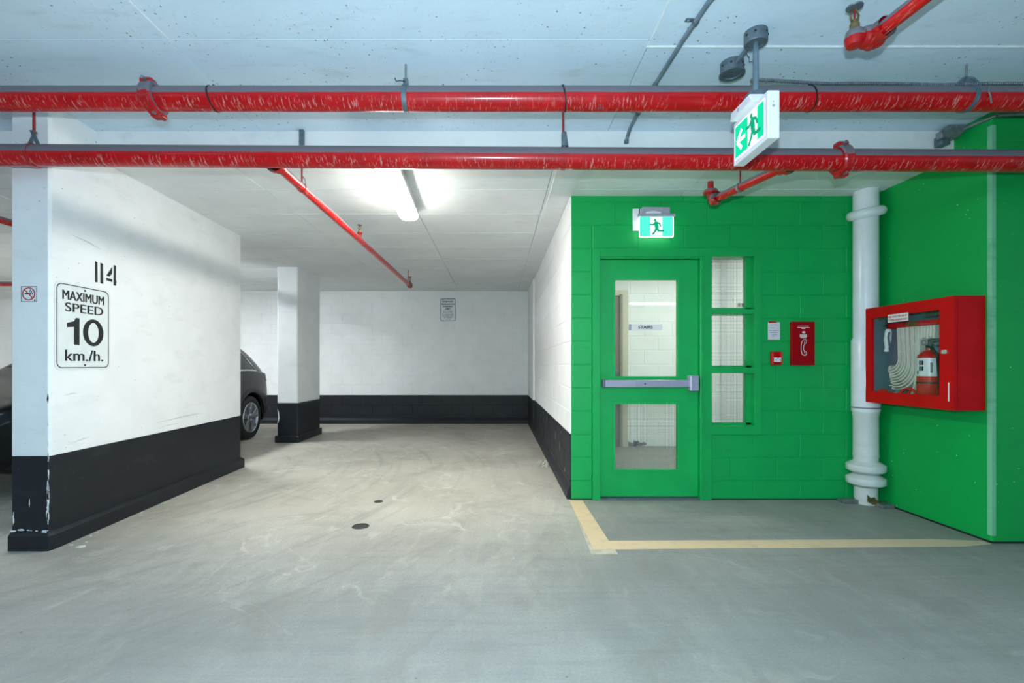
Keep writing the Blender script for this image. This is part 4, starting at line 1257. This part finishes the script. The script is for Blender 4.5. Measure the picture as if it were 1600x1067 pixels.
# no smoking sign on the stub's front
ns = thing('no_smoking_sign', (-3.06, 3.14, 1.67), 'small square no smoking sign on the narrow front of the wall stub', 'sign')
O = Vector((-3.113, 3.139, 1.618))
obj('plate', MB().prism([(0, 0), (.105, 0), (.105, .104), (0, .104)], O, RX, UZ, .002), M['sign_white'], ns)
On = O + Vector((0, -.002, 0))
bk_ = MB()
bk_.frame2d([(.001, .001), (.104, .001), (.104, .103), (.001, .103)], [(.0045, .0045), (.1005, .0045), (.1005, .0995), (.0045, .0995)], On, RX, UZ, .0006)
flat(bk_, [(.025, .050), (.070, .050), (.070, .058), (.025, .058)], On, RX, UZ, .0008)
flat(bk_, [(.073, .050), (.078, .050), (.078, .058), (.073, .058)], On, RX, UZ, .0008)
for a, b in (((.060, .065), (.055, .072)), ((.055, .072), (.064, .077)), ((.064, .077), (.059, .084)), ((.072, .063), (.067, .070)), ((.067, .07), (.076, .074))):
    flat(bk_, capsule(a, b, .004, 3), On, RX, UZ, .0008)
flat(bk_, circ(.091, .012, .006, 10), On, RX, UZ, .0008)
obj('cigarette', bk_, M['ink'], ns)
pr_ = MB()
pr_.frame2d(circ(.051, .054, .043, 28), circ(.051, .054, .036, 28), On, RX, UZ, .0014)
flat(pr_, capsule((.024, .081), (.078, .027), .007, 3), On, RX, UZ, .0015)
obj('prohibition_ring', pr_, M['ink_red'], ns)

# resident parking sign on the back wall
bx = lambda x: (x - 777) * YBACK / F
bz = lambda y: EYE + (569 - y) * YBACK / F
O = Vector((bx(688), YBACK - .003, bz(501.5)))
rs = thing('parking_sign', O, 'white rounded parking sign with navy print on the back wall', 'sign')
WS, HS = bx(712) - bx(688), bz(465.5) - bz(501.5)
rounded_sign(rs, O, RX, UZ, WS, HS, .035, .004, .010, M['ink_blue'])
On = O + Vector((0, -.003, 0))
lt = MB()
cx = WS / 2
for body, top, hh, wd in (('PRIVATE PROPERTY', .440, .016, .25), ('RESIDENT', .402, .030, .22), ('DESIGNATED', .353, .032, .27), ('PARKING', .306, .030, .19), ('ONLY', .256, .030, .11),
                          ('UNAUTHORIZED', .206, .016, .20), ('VEHICLES WILL', .172, .017, .20), ('BE TAGGED AND', .138, .016, .225), ('OR TOWED AWAY', .108, .016, .225), ("AT OWNER'S", .077, .016, .17), ('EXPENSE', .045, .016, .13)):
    add_text(lt, body, cx, top - hh * .5, hh, On, RX, UZ, width=wd, fat=.003 if hh > .02 else .0012)
obj('lettering', lt, M['ink_blue'], rs)

# ------------------------------------------------------------------ white drain pipe in the corner
DX, DY, DR = 3.215, 4.188, .094
dp = thing('drain_pipe', (DX, DY, 0), 'tall white drain pipe with collars in the green corner', 'drain pipe')
obj('upper_pipe', MB().lathe([(DR, .80), (DR, 2.45), (DR + .002, 2.55), (DR, ZB + .004)], (DX, DY, 0), (0, 0, 1), 32), M['pvc'], dp, smooth=40)
obj('sleeve', MB().lathe([(DR, .80), (DR + .010, .80), (DR + .012, .82), (DR + .012, 1.42), (DR + .004, 1.44), (DR, 1.44)], (DX, DY, 0), (0, 0, 1), 32), M['pvc'], dp, smooth=40)
obj('lower_pipe', MB().lathe([(DR - .003, .36), (DR - .003, .40), (DR + .002, .42), (DR - .001, .44), (DR - .001, .76), (DR + .004, .77), (DR + .004, .80)], (DX, DY, 0), (0, 0, 1), 32), M['pvc_old'], dp, smooth=40)
for zf_ in (.262, .148):
    obj('flange', MB().lathe([(DR - .006, zf_ + .112), (DR + .006, zf_ + .106), (.128, zf_ + .088), (.143, zf_ + .080), (.145, zf_ + .074), (.145, zf_ + .034), (.142, zf_ + .028), (.120, zf_ + .014), (DR + .002, zf_ + .004), (DR - .006, zf_)], (DX, DY, 0), (0, 0, 1), 36), M['pvc_old'], dp, smooth=28)
obj('foot', MB().lathe([(DR - .008, .16), (DR - .008, .05), (DR - .014, .03), (DR - .014, 0)], (DX, DY, 0), (0, 0, 1), 32), M['pvc_old'], dp, smooth=40)
tl_ = Vector((-.19, -.12, 1)).normalized()
obj('top_collar', MB().lathe([(DR - .01, -.05), (DR + .03, -.048), (.138, -.034), (.146, -.012), (.140, .012), (.125, .028), (DR + .01, .034), (DR - .01, .036)], (DX, DY - .004, 2.535), tl_, 36), M['pvc'], dp, smooth=40)
obj('bare_patch', MB().prism([(-.05, .10), (-.02, .07), (.01, .08), (.03, .05), (.05, .06), (.045, .02), (0, .015), (-.05, .04)], (DX - .01, DY - DR - .0005, 0), RX, UZ, .004), M['brass'], dp)
obj('floor_pad', MB().box(DX - .21, DX - .07, DY - .02, DY + .06, 0, .035), M['steel'], dp, bevel=.006)
obj('floor_pad', MB().box(DX + .02, DX + .13, DY - .16, DY - .06, 0, .03), M['steel'], dp, bevel=.006)
obj('tape_band', MB().lathe([(DR + .0125, .842), (DR + .0125, .83)], (DX, DY, 0), (0, 0, 1), 32), M['ink_grey'], dp, smooth=40)

# ------------------------------------------------------------------ fire hose cabinet
CX, CY0, CY1, CZ0, CZ1 = 3.13, 3.292, 4.080, .893, 1.683
XB2 = XR - .002
cab = thing('fire_hose_cabinet', (XB2, (CY0 + CY1) / 2, CZ0), 'red glazed fire hose cabinet hung on the green right wall', 'cabinet')
tk = .012
bd = MB()
bd.box(CX + .028, XB2, CY0, CY0 + tk, CZ0, CZ1)
bd.box(CX + .028, XB2, CY1 - tk, CY1, CZ0, CZ1)
bd.box(CX + .028, XB2, CY0 + tk, CY1 - tk, CZ0, CZ0 + tk)
bd.box(CX + .028, XB2, CY0 + tk, CY1 - tk, CZ1 - tk, CZ1)
obj('body', bd, M['cab_red'], cab)
li = MB()
li.box(XB2 - .004, XB2 - .001, CY0 + tk, CY1 - tk, CZ0 + tk, CZ1 - tk)
li.box(CX + .03, XB2 - .004, CY0 + tk, CY0 + tk + .002, CZ0 + tk, CZ1 - tk)
li.box(CX + .03, XB2 - .004, CY1 - tk - .002, CY1 - tk, CZ0 + tk, CZ1 - tk)
li.box(CX + .03, XB2 - .004, CY0 + tk, CY1 - tk, CZ0 + tk, CZ0 + tk + .002)
li.box(CX + .03, XB2 - .004, CY0 + tk, CY1 - tk, CZ1 - tk - .002, CZ1 - tk)
obj('lining', li, M['cab_in'], cab)
# door: reads looking towards +X, right = -Y
OD = Vector((CX + .026, CY1, 0)); RD = Vector((0, -1, 0))
wdr = CY1 - CY0
ow = (CY1 - 4.02, CY1 - 3.40)          # opening
dr_ = obj('door', MB().frame2d(rrect(0, wdr, CZ0, CZ1, .002, 1), rrect(ow[0], ow[1], .988, 1.596, .002, 1), OD, RD, UZ, .026), M['cab_red'], cab, bevel=.004)
obj('glass_pane', MB().prism([(ow[0], .988), (ow[1], .988), (ow[1], 1.596), (ow[0], 1.596)], OD, RD, UZ, .004), M['clear_glass'], dr_)
obj('latch', MB().prism(rrect(wdr - .085, wdr - .045, 1.284, 1.312, .004, 2), OD + Vector((-.026, 0, 0)), RD, UZ, .01), M['chrome'], dr_, bevel=.002)
obj('white_strip', MB().prism([(wdr - .040, .955), (wdr - .032, .955), (wdr - .032, 1.085), (wdr - .040, 1.085)], OD + Vector((-.026, 0, 0)), RD, UZ, .001), M['sign_white'], dr_)
sl = obj('door_sign', MB().prism([(.235, 1.545), (.425, 1.545), (.425, 1.607), (.235, 1.607)], OD + Vector((-.026, 0, 0)), RD, UZ, .0016), M['sign_white'], dr_)
sl['label'] = 'small white sign about trained persons'
dl_ = MB()
OS = OD + Vector((-.0276, 0, 0))
add_text(dl_, 'FIRE HOSE FOR USE BY', .33, 1.580, .016, OS, RD, UZ, width=.172, fat=.0006)
add_text(dl_, 'TRAINED PERSONS ONLY', .33, 1.553, .016, OS, RD, UZ, width=.178, fat=.0006)
obj('lettering', dl_, M['ink_red'], dr_)
hi = MB()
for z in (1.0, 1.55):
    hi.path([(CX + .02, CY1 + .003, z - .04), (CX + .02, CY1 + .003, z + .04)], .005, 8)
obj('hinge', hi, M['cab_red'], cab)
# hose rack bar, fixed to the cabinet
XHs = 3.275
rk = obj('hose_rack', MB().box(XHs - .055, XHs - .04, 3.44, 3.97, 1.505, 1.545).box(XHs - .055, XB2 - .004, 3.955, 3.97, 1.505, 1.545).box(XHs - .055, XB2 - .004, 3.44, 3.455, 1.505, 1.545), M['cab_red'], cab, bevel=.003)
obj('rack_plate', MB().box(XHs - .0575, XHs - .055, 3.68, 3.78, 1.51, 1.54), M['brass'], rk)
obj('supply_pipe', MB().path([(XHs - .01, 3.42, 1.59), (XHs - .01, 3.62, 1.585), (XHs + .0, 3.66, 1.585)], .018, 12), M['steel'], cab, smooth=40)
obj('inlet_fitting', MB().path([(XHs - .03, 4.06, 1.60), (XHs - .03, 3.97, 1.60)], .026, 12).path([(XHs - .03, 4.02, 1.60), (XHs - .04, 4.02, 1.54)], .016, 10).path([(XHs - .06, 4.0, 1.55), (XHs - .02, 4.0, 1.55)], .022, 10), M['steel_dark'], cab, smooth=40)

# hose, folded over the rack
hsn = thing('fire_hose', (XHs, 3.75, 1.0), 'white canvas fire hose folded over the rack in the red cabinet', 'fire hose')
def ribbon(path_yz, x0, x1, th=.011):
    mb = MB()
    n = len(path_yz)
    vs = []
    for i, (y, z) in enumerate(path_yz):
        a = path_yz[max(0, i - 1)]; b = path_yz[min(n - 1, i + 1)]
        d = Vector((0, b[0] - a[0], b[1] - a[1])).normalized()
        nn = Vector((0, -d.z, d.y)) * th / 2
        c = Vector((0, y, z))
        for X in (x0, x1):
            for sg_ in (1, -1):
                p = c + nn * sg_; vs.append((X, p.y, p.z))
    fs = []
    for i in range(n - 1):
        a = i * 4; b = a + 4
        fs += [(a, a + 2, b + 2, b), (a + 1, b + 1, b + 3, a + 3), (a, b, b + 1, a + 1), (a + 2, a + 3, b + 3, b + 2)]
    fs += [(0, 1, 3, 2), (4 * (n - 1), 4 * (n - 1) + 2, 4 * (n - 1) + 3, 4 * (n - 1) + 1)]
    return mb.add(vs, fs)
for i in range(9):
    y0 = 3.885 - .021 * i
    zend = 1.185 - .0185 * i
    rad = .10 + .012 * i
    pts = [(y0 + .004, 1.525), (y0, 1.42), (y0 - .006, 1.30)]
    yb_, zb_ = y0 - .008, zend + rad * .75
    for k in range(8):
        a = PI / 2 * k / 7
        pts.append((yb_ + rad * 1.0 * (1 - math.cos(a)) , zb_ - rad * .9 * math.sin(a)))
    e = pts[-1]
    pts += [(e[0] + (3.97 - e[0]) * .5, e[1] + .012), (3.955 + .012 * math.sin(i * 2.1), e[1] + .03 - .003 * i)]
    obj('fold', ribbon(pts, XHs - .036 - .004 * (i % 2), XHs + .036, .012), M['hose'], hsn, smooth=40, bevel=.003)
for i in range(6):
    y0 = 3.70 - .026 * i
    low = 1.415 - .01 * (i % 2)
    if i == 0: low = .94
    obj('fold', ribbon([(y0, 1.525), (y0 - .004, (1.525 + low) / 2), (y0 + .002, low)], XHs - .034, XHs + .036, .020), M['hose'], hsn, smooth=40, bevel=.004)
obj('fold', ribbon([(3.715, 1.38), (3.705, 1.2), (3.715, 1.08), (3.76, .95), (3.78, .92)], XHs - .04, XHs + .03, .012), M['hose'], hsn, smooth=40)
# nozzle hanging at the far end of the rack
nz = thing('hose_nozzle', (XHs - .05, 3.93, 1.4), 'grey hose nozzle hanging from the rack inside the red cabinet', 'nozzle')
obj('barrel', MB().lathe([(.016, 0), (.024, .02), (.026, .09), (.02, .12), (.014, .16), (.018, .175), (.018, .185), (0, .185)], (XHs - .075, 3.925, 1.50), (0, .12, -1), 16), M['plastic_white'], nz, smooth=40)
obj('lever', MB().path([(XHs - .09, 3.90, 1.47), (XHs - .11, 3.885, 1.43), (XHs - .10, 3.885, 1.36)], .007, 8), M['steel_dark'], nz, smooth=40)
# valve at the bottom
vl = thing('hose_valve', (XHs - .05, 3.85, .93), 'brass hose valve with red handwheel lying in the cabinet bottom', 'valve')
obj('body', MB().lathe([(0, 0), (.034, 0), (.04, .02), (.036, .05), (.044, .06), (.044, .09), (.03, .10), (.03, .16), (0, .16)], (XHs - .05, 3.94, .965), (0, -1, .05), 16), M['steel'], vl, smooth=40)
whl = MB()
cw = Vector((XHs - .07, 3.75, .975)); axw = Vector((-.75, -.45, .35)).normalized()
uu = axw.orthogonal().normalized(); vv = axw.cross(uu)
ringp = [cw + (uu * math.cos(2 * PI * k / 20) + vv * math.sin(2 * PI * k / 20)) * .05 for k in range(21)]
whl.path(ringp, .010, 8, False)
for k in range(3):
    whl.path([cw, cw + (uu * math.cos(2 * PI * k / 3) + vv * math.sin(2 * PI * k / 3)) * .05], .006, 6)
obj('handwheel', whl, M['cab_red'], vl, smooth=50)
obj('red_cap', MB().lathe([(0, 0), (.04, 0), (.045, .01), (.045, .04), (.03, .05), (0, .05)], (XHs - .06, 4.0, .96), (-.5, -.6, .2), 14), M['cab_red'], vl, smooth=40)
# extinguisher
EX, EY, EZ = 3.245, 3.605, CZ0 + tk + .003
ext = thing('fire_extinguisher', (EX, EY, EZ), 'red fire extinguisher with white label standing inside the hose cabinet', 'extinguisher')
er = .074
obj('cylinder', MB().lathe([(0, 0), (er - .008, 0), (er, .01), (er, .345), (er - .006, .37), (er - .024, .392), (.026, .408), (.020, .412), (.020, .425), (0, .425)], (EX, EY, EZ), (0, 0, 1), 28), M['red_ext'], ext, smooth=40)
lbm = MB()
def lab(u, v):
    a = PI + .55 - 0.1 + (u - .5) * 2.9
    return (EX + (er + .001) * math.cos(a), EY + (er + .001) * math.sin(a), EZ + .215 + .135 * v)
lbm.grid(lab, 24, 1)
lb_ = obj('label', lbm, M['sign_white'], ext, smooth=60)
pm_ = MB()
def onlab(u, v, e=.002):
    a = PI + .45 + (u - .5) * 2.9
    return Vector((EX + (er + e) * math.cos(a), EY + (er + e) * math.sin(a), EZ + .215 + .135 * v))
for u0, u1, v0, v1 in ((.34, .40, .62, .86), (.42, .48, .62, .86), (.34, .40, .30, .54), (.42, .48, .30, .54), (.26, .31, .1, .3), (.66, .69, .2, .75), (.70, .72, .2, .75)):
    pm_.add([onlab(u0, v0), onlab(u1, v0), onlab(u1, v1), onlab(u0, v1)], [(0, 1, 2, 3)])
obj('pictograms', pm_, M['ink'], lb_)
obj('strap', MB().lathe([(er + .0005, .16), (er + .003, .16), (er + .003, .172), (er + .0005, .172)], (EX, EY, EZ), (0, 0, 1), 28), M['ink'], ext, smooth=40)
obj('valve_head', MB().box(EX - .016, EX + .016, EY - .018, EY + .018, EZ + .42, EZ + .455), M['steel_dark'], ext, bevel=.004)
obj('handle', MB().path([(EX, EY + .012, EZ + .45), (EX, EY - .03, EZ + .458), (EX, EY - .075, EZ + .44)], .008, 8).path([(EX, EY, EZ + .455), (EX, EY - .03, EZ + .480), (EX, EY - .075, EZ + .486)], .008, 8), M['steel'], ext, smooth=40)
obj('pull_ring', MB().path([Vector((EX - .022, EY + .022 + .018 * math.cos(k * PI / 8), EZ + .470 + .018 * math.sin(k * PI / 8))) for k in range(17)], .0025, 6, False), M['steel'], ext)
obj('discharge_hose', MB().path([(EX - .018, EY, EZ + .44), (EX - .03, EY - .05, EZ + .43), (EX - .02, EY - .088, EZ + .37), (EX - .012, EY - .092, EZ + .20), (EX - .01, EY - .092, EZ + .12)], .009, 8), M['rubber'], ext, smooth=40)

# ------------------------------------------------------------------ floor details
def cover(x, y, r, label):
    t = thing('drain_cover', (x, y, 0), label, 'drain cover')
    obj('disc', MB().lathe([(0, .004), (r * .84, .004), (r * .86, .002), (r * .9, .005), (r, .004), (r + .004, 0)], (x, y, 0), (0, 0, 1), 28), M['drain'], t, smooth=40)
    for k in (-1, 1):
        obj('screw', MB().lathe([(0, .006), (.006, .005), (.007, .004)], (x + k * r * .5, y, 0), (0, 0, 1), 8), M['steel_dark'], t)
cover(px(563.5, 3.59), 3.59, .060, 'larger round dark drain cover in the bay floor, nearer the aisle')
cover(px(591.5, 4.24), 4.24, .036, 'smaller round dark drain cover farther into the bay floor')

db = thing('plastic_scrap', (.57, 5.75, 0), 'tangle of pale torn strips on the floor against the black wall base', 'debris')
random.seed(3)
for k in range(11):
    a = random.uniform(0, 2 * PI); L = random.uniform(.06, .16)
    p0 = Vector((.57 + random.uniform(-.05, .02), 5.72 + random.uniform(-.1, .1), .006))
    d = Vector((math.cos(a) * .8 - .35, math.sin(a), 0)) * L
    up = random.uniform(.01, .07)
    obj('strip', MB().path([p0, p0 + d * .5 + Vector((0, 0, up)), Vector((min(.60, (p0 + d).x), (p0 + d).y, .006))], [.007, .006, .003], 5), M['debris'], db)

# chunk of debris at the stub kerb
fk = thing('plaster_flakes', (-2.85, 3.2, 0), 'pale plaster flakes fallen along the kerb of the wall stub', 'debris')
random.seed(5)
for s, d in ((.05, .08), (.1, .14), (.22, .07), (.3, .06), (.02, .17), (1.02, .06), (1.08, .05), (1.2, .06), (.75, .055)):
    p = LP(s, 0) - (TL.cross(UZ) * -1) * d
    w_ = random.choice((.008, .011, .014, .030)) * random.uniform(.8, 1.3)
    w_ *= .7
    obj('flake', MB().prism([(-w_, -w_ * .5), (w_ * .3, -w_ * .9), (w_, -w_ * .2), (w_ * .7, w_ * .5), (-w_ * .5, w_ * .4)], p, (math.cos(s * 9), math.sin(s * 9), 0), (-math.sin(s * 9), math.cos(s * 9), 0), .006), M['debris'], fk)

# ------------------------------------------------------------------ the parked dark car
def cr(vals, t):
    """monotone-ish piecewise cubic through [(t, v)]"""
    if t <= vals[0][0]: return vals[0][1]
    if t >= vals[-1][0]: return vals[-1][1]
    for i in range(len(vals) - 1):
        if vals[i][0] <= t <= vals[i + 1][0]:
            t0, v0 = vals[i]; t1, v1 = vals[i + 1]
            vm = vals[i - 1] if i else (t0 - (t1 - t0), v0 - (v1 - v0)); vp = vals[i + 2] if i + 2 < len(vals) else (t1 + (t1 - t0), v1 + (v1 - v0))
            m0 = (v1 - vm[1]) / (t1 - vm[0]); m1 = (vp[1] - v0) / (vp[0] - t0)
            h = t1 - t0; u = (t - t0) / h
            d = (v1 - v0) / h
            if abs(d) < 1e-6: m0 = m1 = 0
            else:
                m0 = max(min(m0, 3 * d), 0) if d > 0 else min(max(m0, 3 * d), 0)
                m1 = max(min(m1, 3 * d), 0) if d > 0 else min(max(m1, 3 * d), 0)
            return v0 * (2 * u ** 3 - 3 * u ** 2 + 1) + h * m0 * (u ** 3 - 2 * u ** 2 + u) + v1 * (-2 * u ** 3 + 3 * u ** 2) + h * m1 * (u ** 3 - u ** 2)

CXc, CY, CL = -4.87, 4.10, 4.45
halfw = [(0, .60), (.04, .72), (.15, .83), (.45, .905), (1.0, .92), (3.6, .92), (4.1, .895), (4.3, .84), (4.41, .74), (4.45, .66)]
ztop = [(0, .72), (.06, .84), (.25, .94), (.7, 1.03), (1.2, 1.10), (1.45, 1.24), (2.0, 1.58), (2.4, 1.66), (3.0, 1.67), (3.5, 1.62), (3.9, 1.50), (4.15, 1.33), (4.30, 1.16), (4.41, .98), (4.45, .85)]
zsh = [(0, .66), (.06, .74), (.25, .83), (.7, .90), (1.2, .96), (2.0, 1.00), (3.6, 1.06), (4.2, 1.04), (4.41, .92), (4.45, .80)]
zlow = [(0, .36), (.1, .25), (.5, .22), (4.0, .24), (4.3, .30), (4.45, .42)]
tumble = [(0, .80), (.25, .82), (.9, .84), (1.3, .86), (2.0, .66), (3.0, .66), (3.7, .66), (4.1, .70), (4.45, .82)]
def sect(y):
    hw = cr(halfw, y); zt_ = cr(ztop, y); zs = min(cr(zsh, y), zt_ - .03); zl = cr(zlow, y); tm = cr(tumble, y)
    zm = zl + (zs - zl) * .45
    return [(0, zl), (hw * .78, zl), (hw * .965, zl + .06), (hw * 1.0, zm), (hw * .995, zl + (zs - zl) * .75), (hw * .965, zs), (hw * (.93), zs + (zt_ - zs) * .12),
            (hw * (.93 + tm) / 2 * 1.01, zs + (zt_ - zs) * .58), (hw * tm, zs + (zt_ - zs) * .90), (hw * tm * .72, zt_ - .006), (0, zt_)]
def cat(p0, p1, p2, p3, t):
    return tuple(.5 * (2 * p1[i] + (p2[i] - p0[i]) * t + (2 * p0[i] - 5 * p1[i] + 4 * p2[i] - p3[i]) * t * t + (3 * p1[i] - p0[i] - 3 * p2[i] + p3[i]) * t ** 3) for i in (0, 1))
def surf(y, v, side=1, lift=0.0):
    s_ = sect(y); n_ = len(s_) - 1
    f_ = min(max(v, 0), 1) * n_; i = min(int(f_), n_ - 1); t = f_ - i
    p0 = s_[i - 1] if i else (-s_[1][0], s_[1][1]); p3 = s_[i + 2] if i + 2 <= n_ else (-s_[n_ - 1][0], s_[n_ - 1][1])
    q = cat(p0, s_[i], s_[i + 1], p3, t)
    P0 = Vector((CXc + side * max(0, q[0]), CY + y, q[1]))
    if lift:
        e = 1e-3
        a = surf(min(CL, y + e), v, side) - surf(max(0, y - e), v, side)
        b = surf(y, min(1, v + e), side) - surf(y, max(0, v - e), side)
        nn = a.cross(b).normalized()
        if nn.dot(P0 - Vector((CXc, CY + y, .8))) < 0 and abs(nn.y) < .9: nn = -nn
        P0 = P0 + nn * lift
    return P0
car = thing('car', (CXc, CY + CL / 2, 0), 'dark grey parked car with silver wheels behind the wall stub', 'car')
mb = MB()
NU, NV = 72, 40
ys_ = [CL * (0.5 - 0.5 * math.cos(PI * i / NU)) for i in range(NU + 1)]
ring = []
b0 = 0
for y in ys_:
    row = [surf(y, j / NV, 1) for j in range(NV + 1)] + [surf(y, j / NV, -1) for j in range(NV - 1, 0, -1)]
    mb.v += row
nr = 2 * NV
for i in range(NU):
    for j in range(nr):
        k = (j + 1) % nr
        mb.f.append((i * nr + j, i * nr + k, (i + 1) * nr + k, (i + 1) * nr + j))
mb.f.append(tuple(range(nr))[::-1]); mb.f.append(tuple(range(NU * nr, NU * nr + nr)))
body = obj('body', mb, M['car_paint'], car, smooth=35)
WR = .355
wheels = [(.90, 1), (.90, -1), (3.66, 1), (3.66, -1)]
cut = MB()
for y, sd in wheels:
    cut.lathe([(0, 0), (WR + .055, 0), (WR + .055, .42), (0, .42)], (CXc + sd * .58, CY + y, WR), (sd, 0, 0), 40)
co = obj('cutter', cut, None)
bo = body.modifiers.new('arches', 'BOOLEAN'); bo.object = co; bo.operation = 'DIFFERENCE'; bo.solver = 'EXACT'
dg = bpy.context.evaluated_depsgraph_get()
nm = bpy.data.meshes.new_from_object(body.evaluated_get(dg))
body.modifiers.clear(); body.data = nm
if not nm.materials: nm.materials.append(M['car_paint'])
bpy.data.objects.remove(co)
def patch(name, y0, y1, v0, v1, mat, lift=.005, parent=car, sides=(1, -1), nu=10, nv=8, slant0=0.0, slant1=0.0):
    for sd in sides:
        mbp = MB()
        def fn(a, b):
            v = v0 + (v1 - v0) * b
            ya = y0 + slant0 * b; yb2 = y1 + slant1 * b
            return surf(ya + (yb2 - ya) * a, v, sd, lift)
        mbp.grid(fn, nu, nv)
        obj(name, mbp, mat, parent, smooth=60)
patch('side_window', 1.62, 2.52, .60, .79, M['car_glass'], slant0=.50)
patch('side_window', 2.58, 3.36, .60, .79, M['car_glass'], slant1=-.06)
patch('quarter_window', 3.42, 3.86, .605, .77, M['car_glass'], slant0=-.05, slant1=-.36)
patch('window_trim', 1.55, 3.90, .585, .602, M['chrome'], lift=.007, nu=30, nv=1)
for sd in (1, -1):
    tr_ = [surf(3.90 - (.38) * k / 10, .60 + .175 * k / 10, sd, .008) for k in range(11)]
    obj('window_trim', MB().path(tr_, .008, 6), M['chrome'], car, smooth=60)
patch('windscreen', 1.33, 1.92, .90, 1.0, M['car_glass'], lift=.006, nu=8, nv=8)
patch('windscreen_side', 1.38, 1.90, .82, .90, M['car_glass'], lift=.006, nu=8, nv=4)
patch('rear_window', 3.98, 4.24, .86, 1.0, M['car_glass'], lift=.006)
patch('sill_cladding', 1.33, 3.22, .13, .27, M['car_black'], lift=.006, nu=20)
patch('rear_bumper', 4.10, 4.42, .12, .30, M['car_black'], lift=.006)
patch('front_bumper', .04, .47, .12, .26, M['car_black'], lift=.006)
patch('head_light', .05, .42, .44, .53, M['lens'], lift=.008, slant0=.02)
patch('fog_trim', .05, .20, .24, .29, M['chrome'], lift=.010)
patch('tail_light', 4.18, 4.43, .45, .56, M['tail'], lift=.008)
patch('door_handle', 3.06, 3.26, .465, .485, M['car_paint'], lift=.022, nu=6, nv=3)
patch('door_handle', 2.16, 2.36, .465, .485, M['car_paint'], lift=.022, nu=6, nv=3)
for yy_ in (1.50, 2.55, 3.38):
    patch('door_seam', yy_, yy_ + .008, .22, .59, M['car_black'], lift=.002, nu=1, nv=14)
for sd in (1, -1):
    for y, _ in ((.90, 1), (3.66, 1)):
        arc = []
        for k in range(25):
            a = PI * (.02 + .96 * k / 24)
            arc.append((y - (WR + .07) * math.cos(a), WR + (WR + .07) * math.sin(a)))
        mbp = MB()
        vs = []
        for (ya, za) in arc:
            hw = cr(halfw, min(max(ya, 0), CL)) + .004
            cy_, cz_ = ya - y, za - WR
            for rr_, xx in ((.94, -.03), (1.0, .002), (1.12, .0), (1.13, -.02)):
                vs.append((CXc + sd * (hw + xx), CY + y + cy_ * rr_, WR + cz_ * rr_))
        fs = []
        for k in range(24):
            for q in range(3):
                a = k * 4 + q
                fs.append((a, a + 1, a + 5, a + 4))
        mbp.add(vs, fs)
        obj('arch_trim', mbp, M['car_black'], car, smooth=50)
for y, sd in wheels:
    xo = CXc + sd * .895
    wh = obj('wheel', MB().lathe([(.235, -.20), (.30, -.215), (.335, -.205), (WR, -.17), (WR, -.05), (.335, -.012), (.30, .002), (.245, -.008), (.235, -.02)], (xo, CY + y, WR), (sd, 0, 0), 40), M['rubber'], car, smooth=35)
    rimo = obj('rim', MB().lathe([(.245, -.012), (.238, 0), (.225, -.004), (.215, -.03), (.20, -.11), (0, -.11)], (xo, CY + y, WR), (sd, 0, 0), 40), M['rim'], wh, smooth=35)
    obj('brake_disc', MB().lathe([(0, -.085), (.16, -.085), (.16, -.10)], (xo, CY + y, WR), (sd, 0, 0), 24), M['steel_dark'], wh, smooth=40)
    sp_ = MB()
    for k in range(5):
        a = 2 * PI * k / 5 + .3
        for da in (-.20, .20):
            a1 = a + da
            i0 = Vector((0, math.cos(a + da * .35) * .045, math.sin(a + da * .35) * .045)); i1 = Vector((0, math.cos(a1) * .228, math.sin(a1) * .228))
            t_ = (i1 - i0).normalized(); n2 = Vector((1, 0, 0)).cross(t_)
            w0, w1 = .020, .026
            c0 = Vector((xo, CY + y, WR))
            ax_ = Vector((sd, 0, 0))
            pts4 = [c0 + i0 + n2 * w0 + ax_ * -.018, c0 + i0 - n2 * w0 + ax_ * -.018, c0 + i1 - n2 * w1 + ax_ * -.006, c0 + i1 + n2 * w1 + ax_ * -.006]
            back = [p - ax_ * .035 for p in pts4]
            sp_.add(pts4 + back, [(0, 1, 2, 3), (7, 6, 5, 4), (0, 4, 5, 1), (1, 5, 6, 2), (2, 6, 7, 3), (3, 7, 4, 0)])
    obj('spokes', sp_, M['rim'], wh, bevel=.004)
    obj('hub_cap', MB().lathe([(.062, -.03), (.058, -.012), (.03, -.004), (0, -.004)], (xo, CY + y, WR), (sd, 0, 0), 20), M['rim'], wh, smooth=40)
for sd in (1, -1):
    m_ = obj('wing_mirror', MB().grid(lambda a, b: (CXc + sd * (1.0 + .10 * math.cos(2 * PI * b) * math.sin(PI * a)), CY + 1.78 + .06 * math.cos(PI * a), 1.06 + .065 * math.sin(2 * PI * b) * math.sin(PI * a)), 10, 16), M['car_paint'], car, smooth=60)
    obj('mirror_arm', MB().path([(CXc + sd * .86, CY + 1.80, 1.02), (CXc + sd * .96, CY + 1.79, 1.03)], .018, 8), M['car_black'], m_)
gr_ = MB()
for k in range(5):
    z = .52 + .035 * k
    gr_.box(CXc - .42, CXc + .42, CY - .012, CY + .01, z, z + .014)
obj('grille', gr_, M['chrome'], car)
obj('underbody', MB().box(CXc - .55, CXc + .55, CY + .3, CY + CL - .35, .20, .34), M['car_black'], car)
bpy.context.view_layer.update()
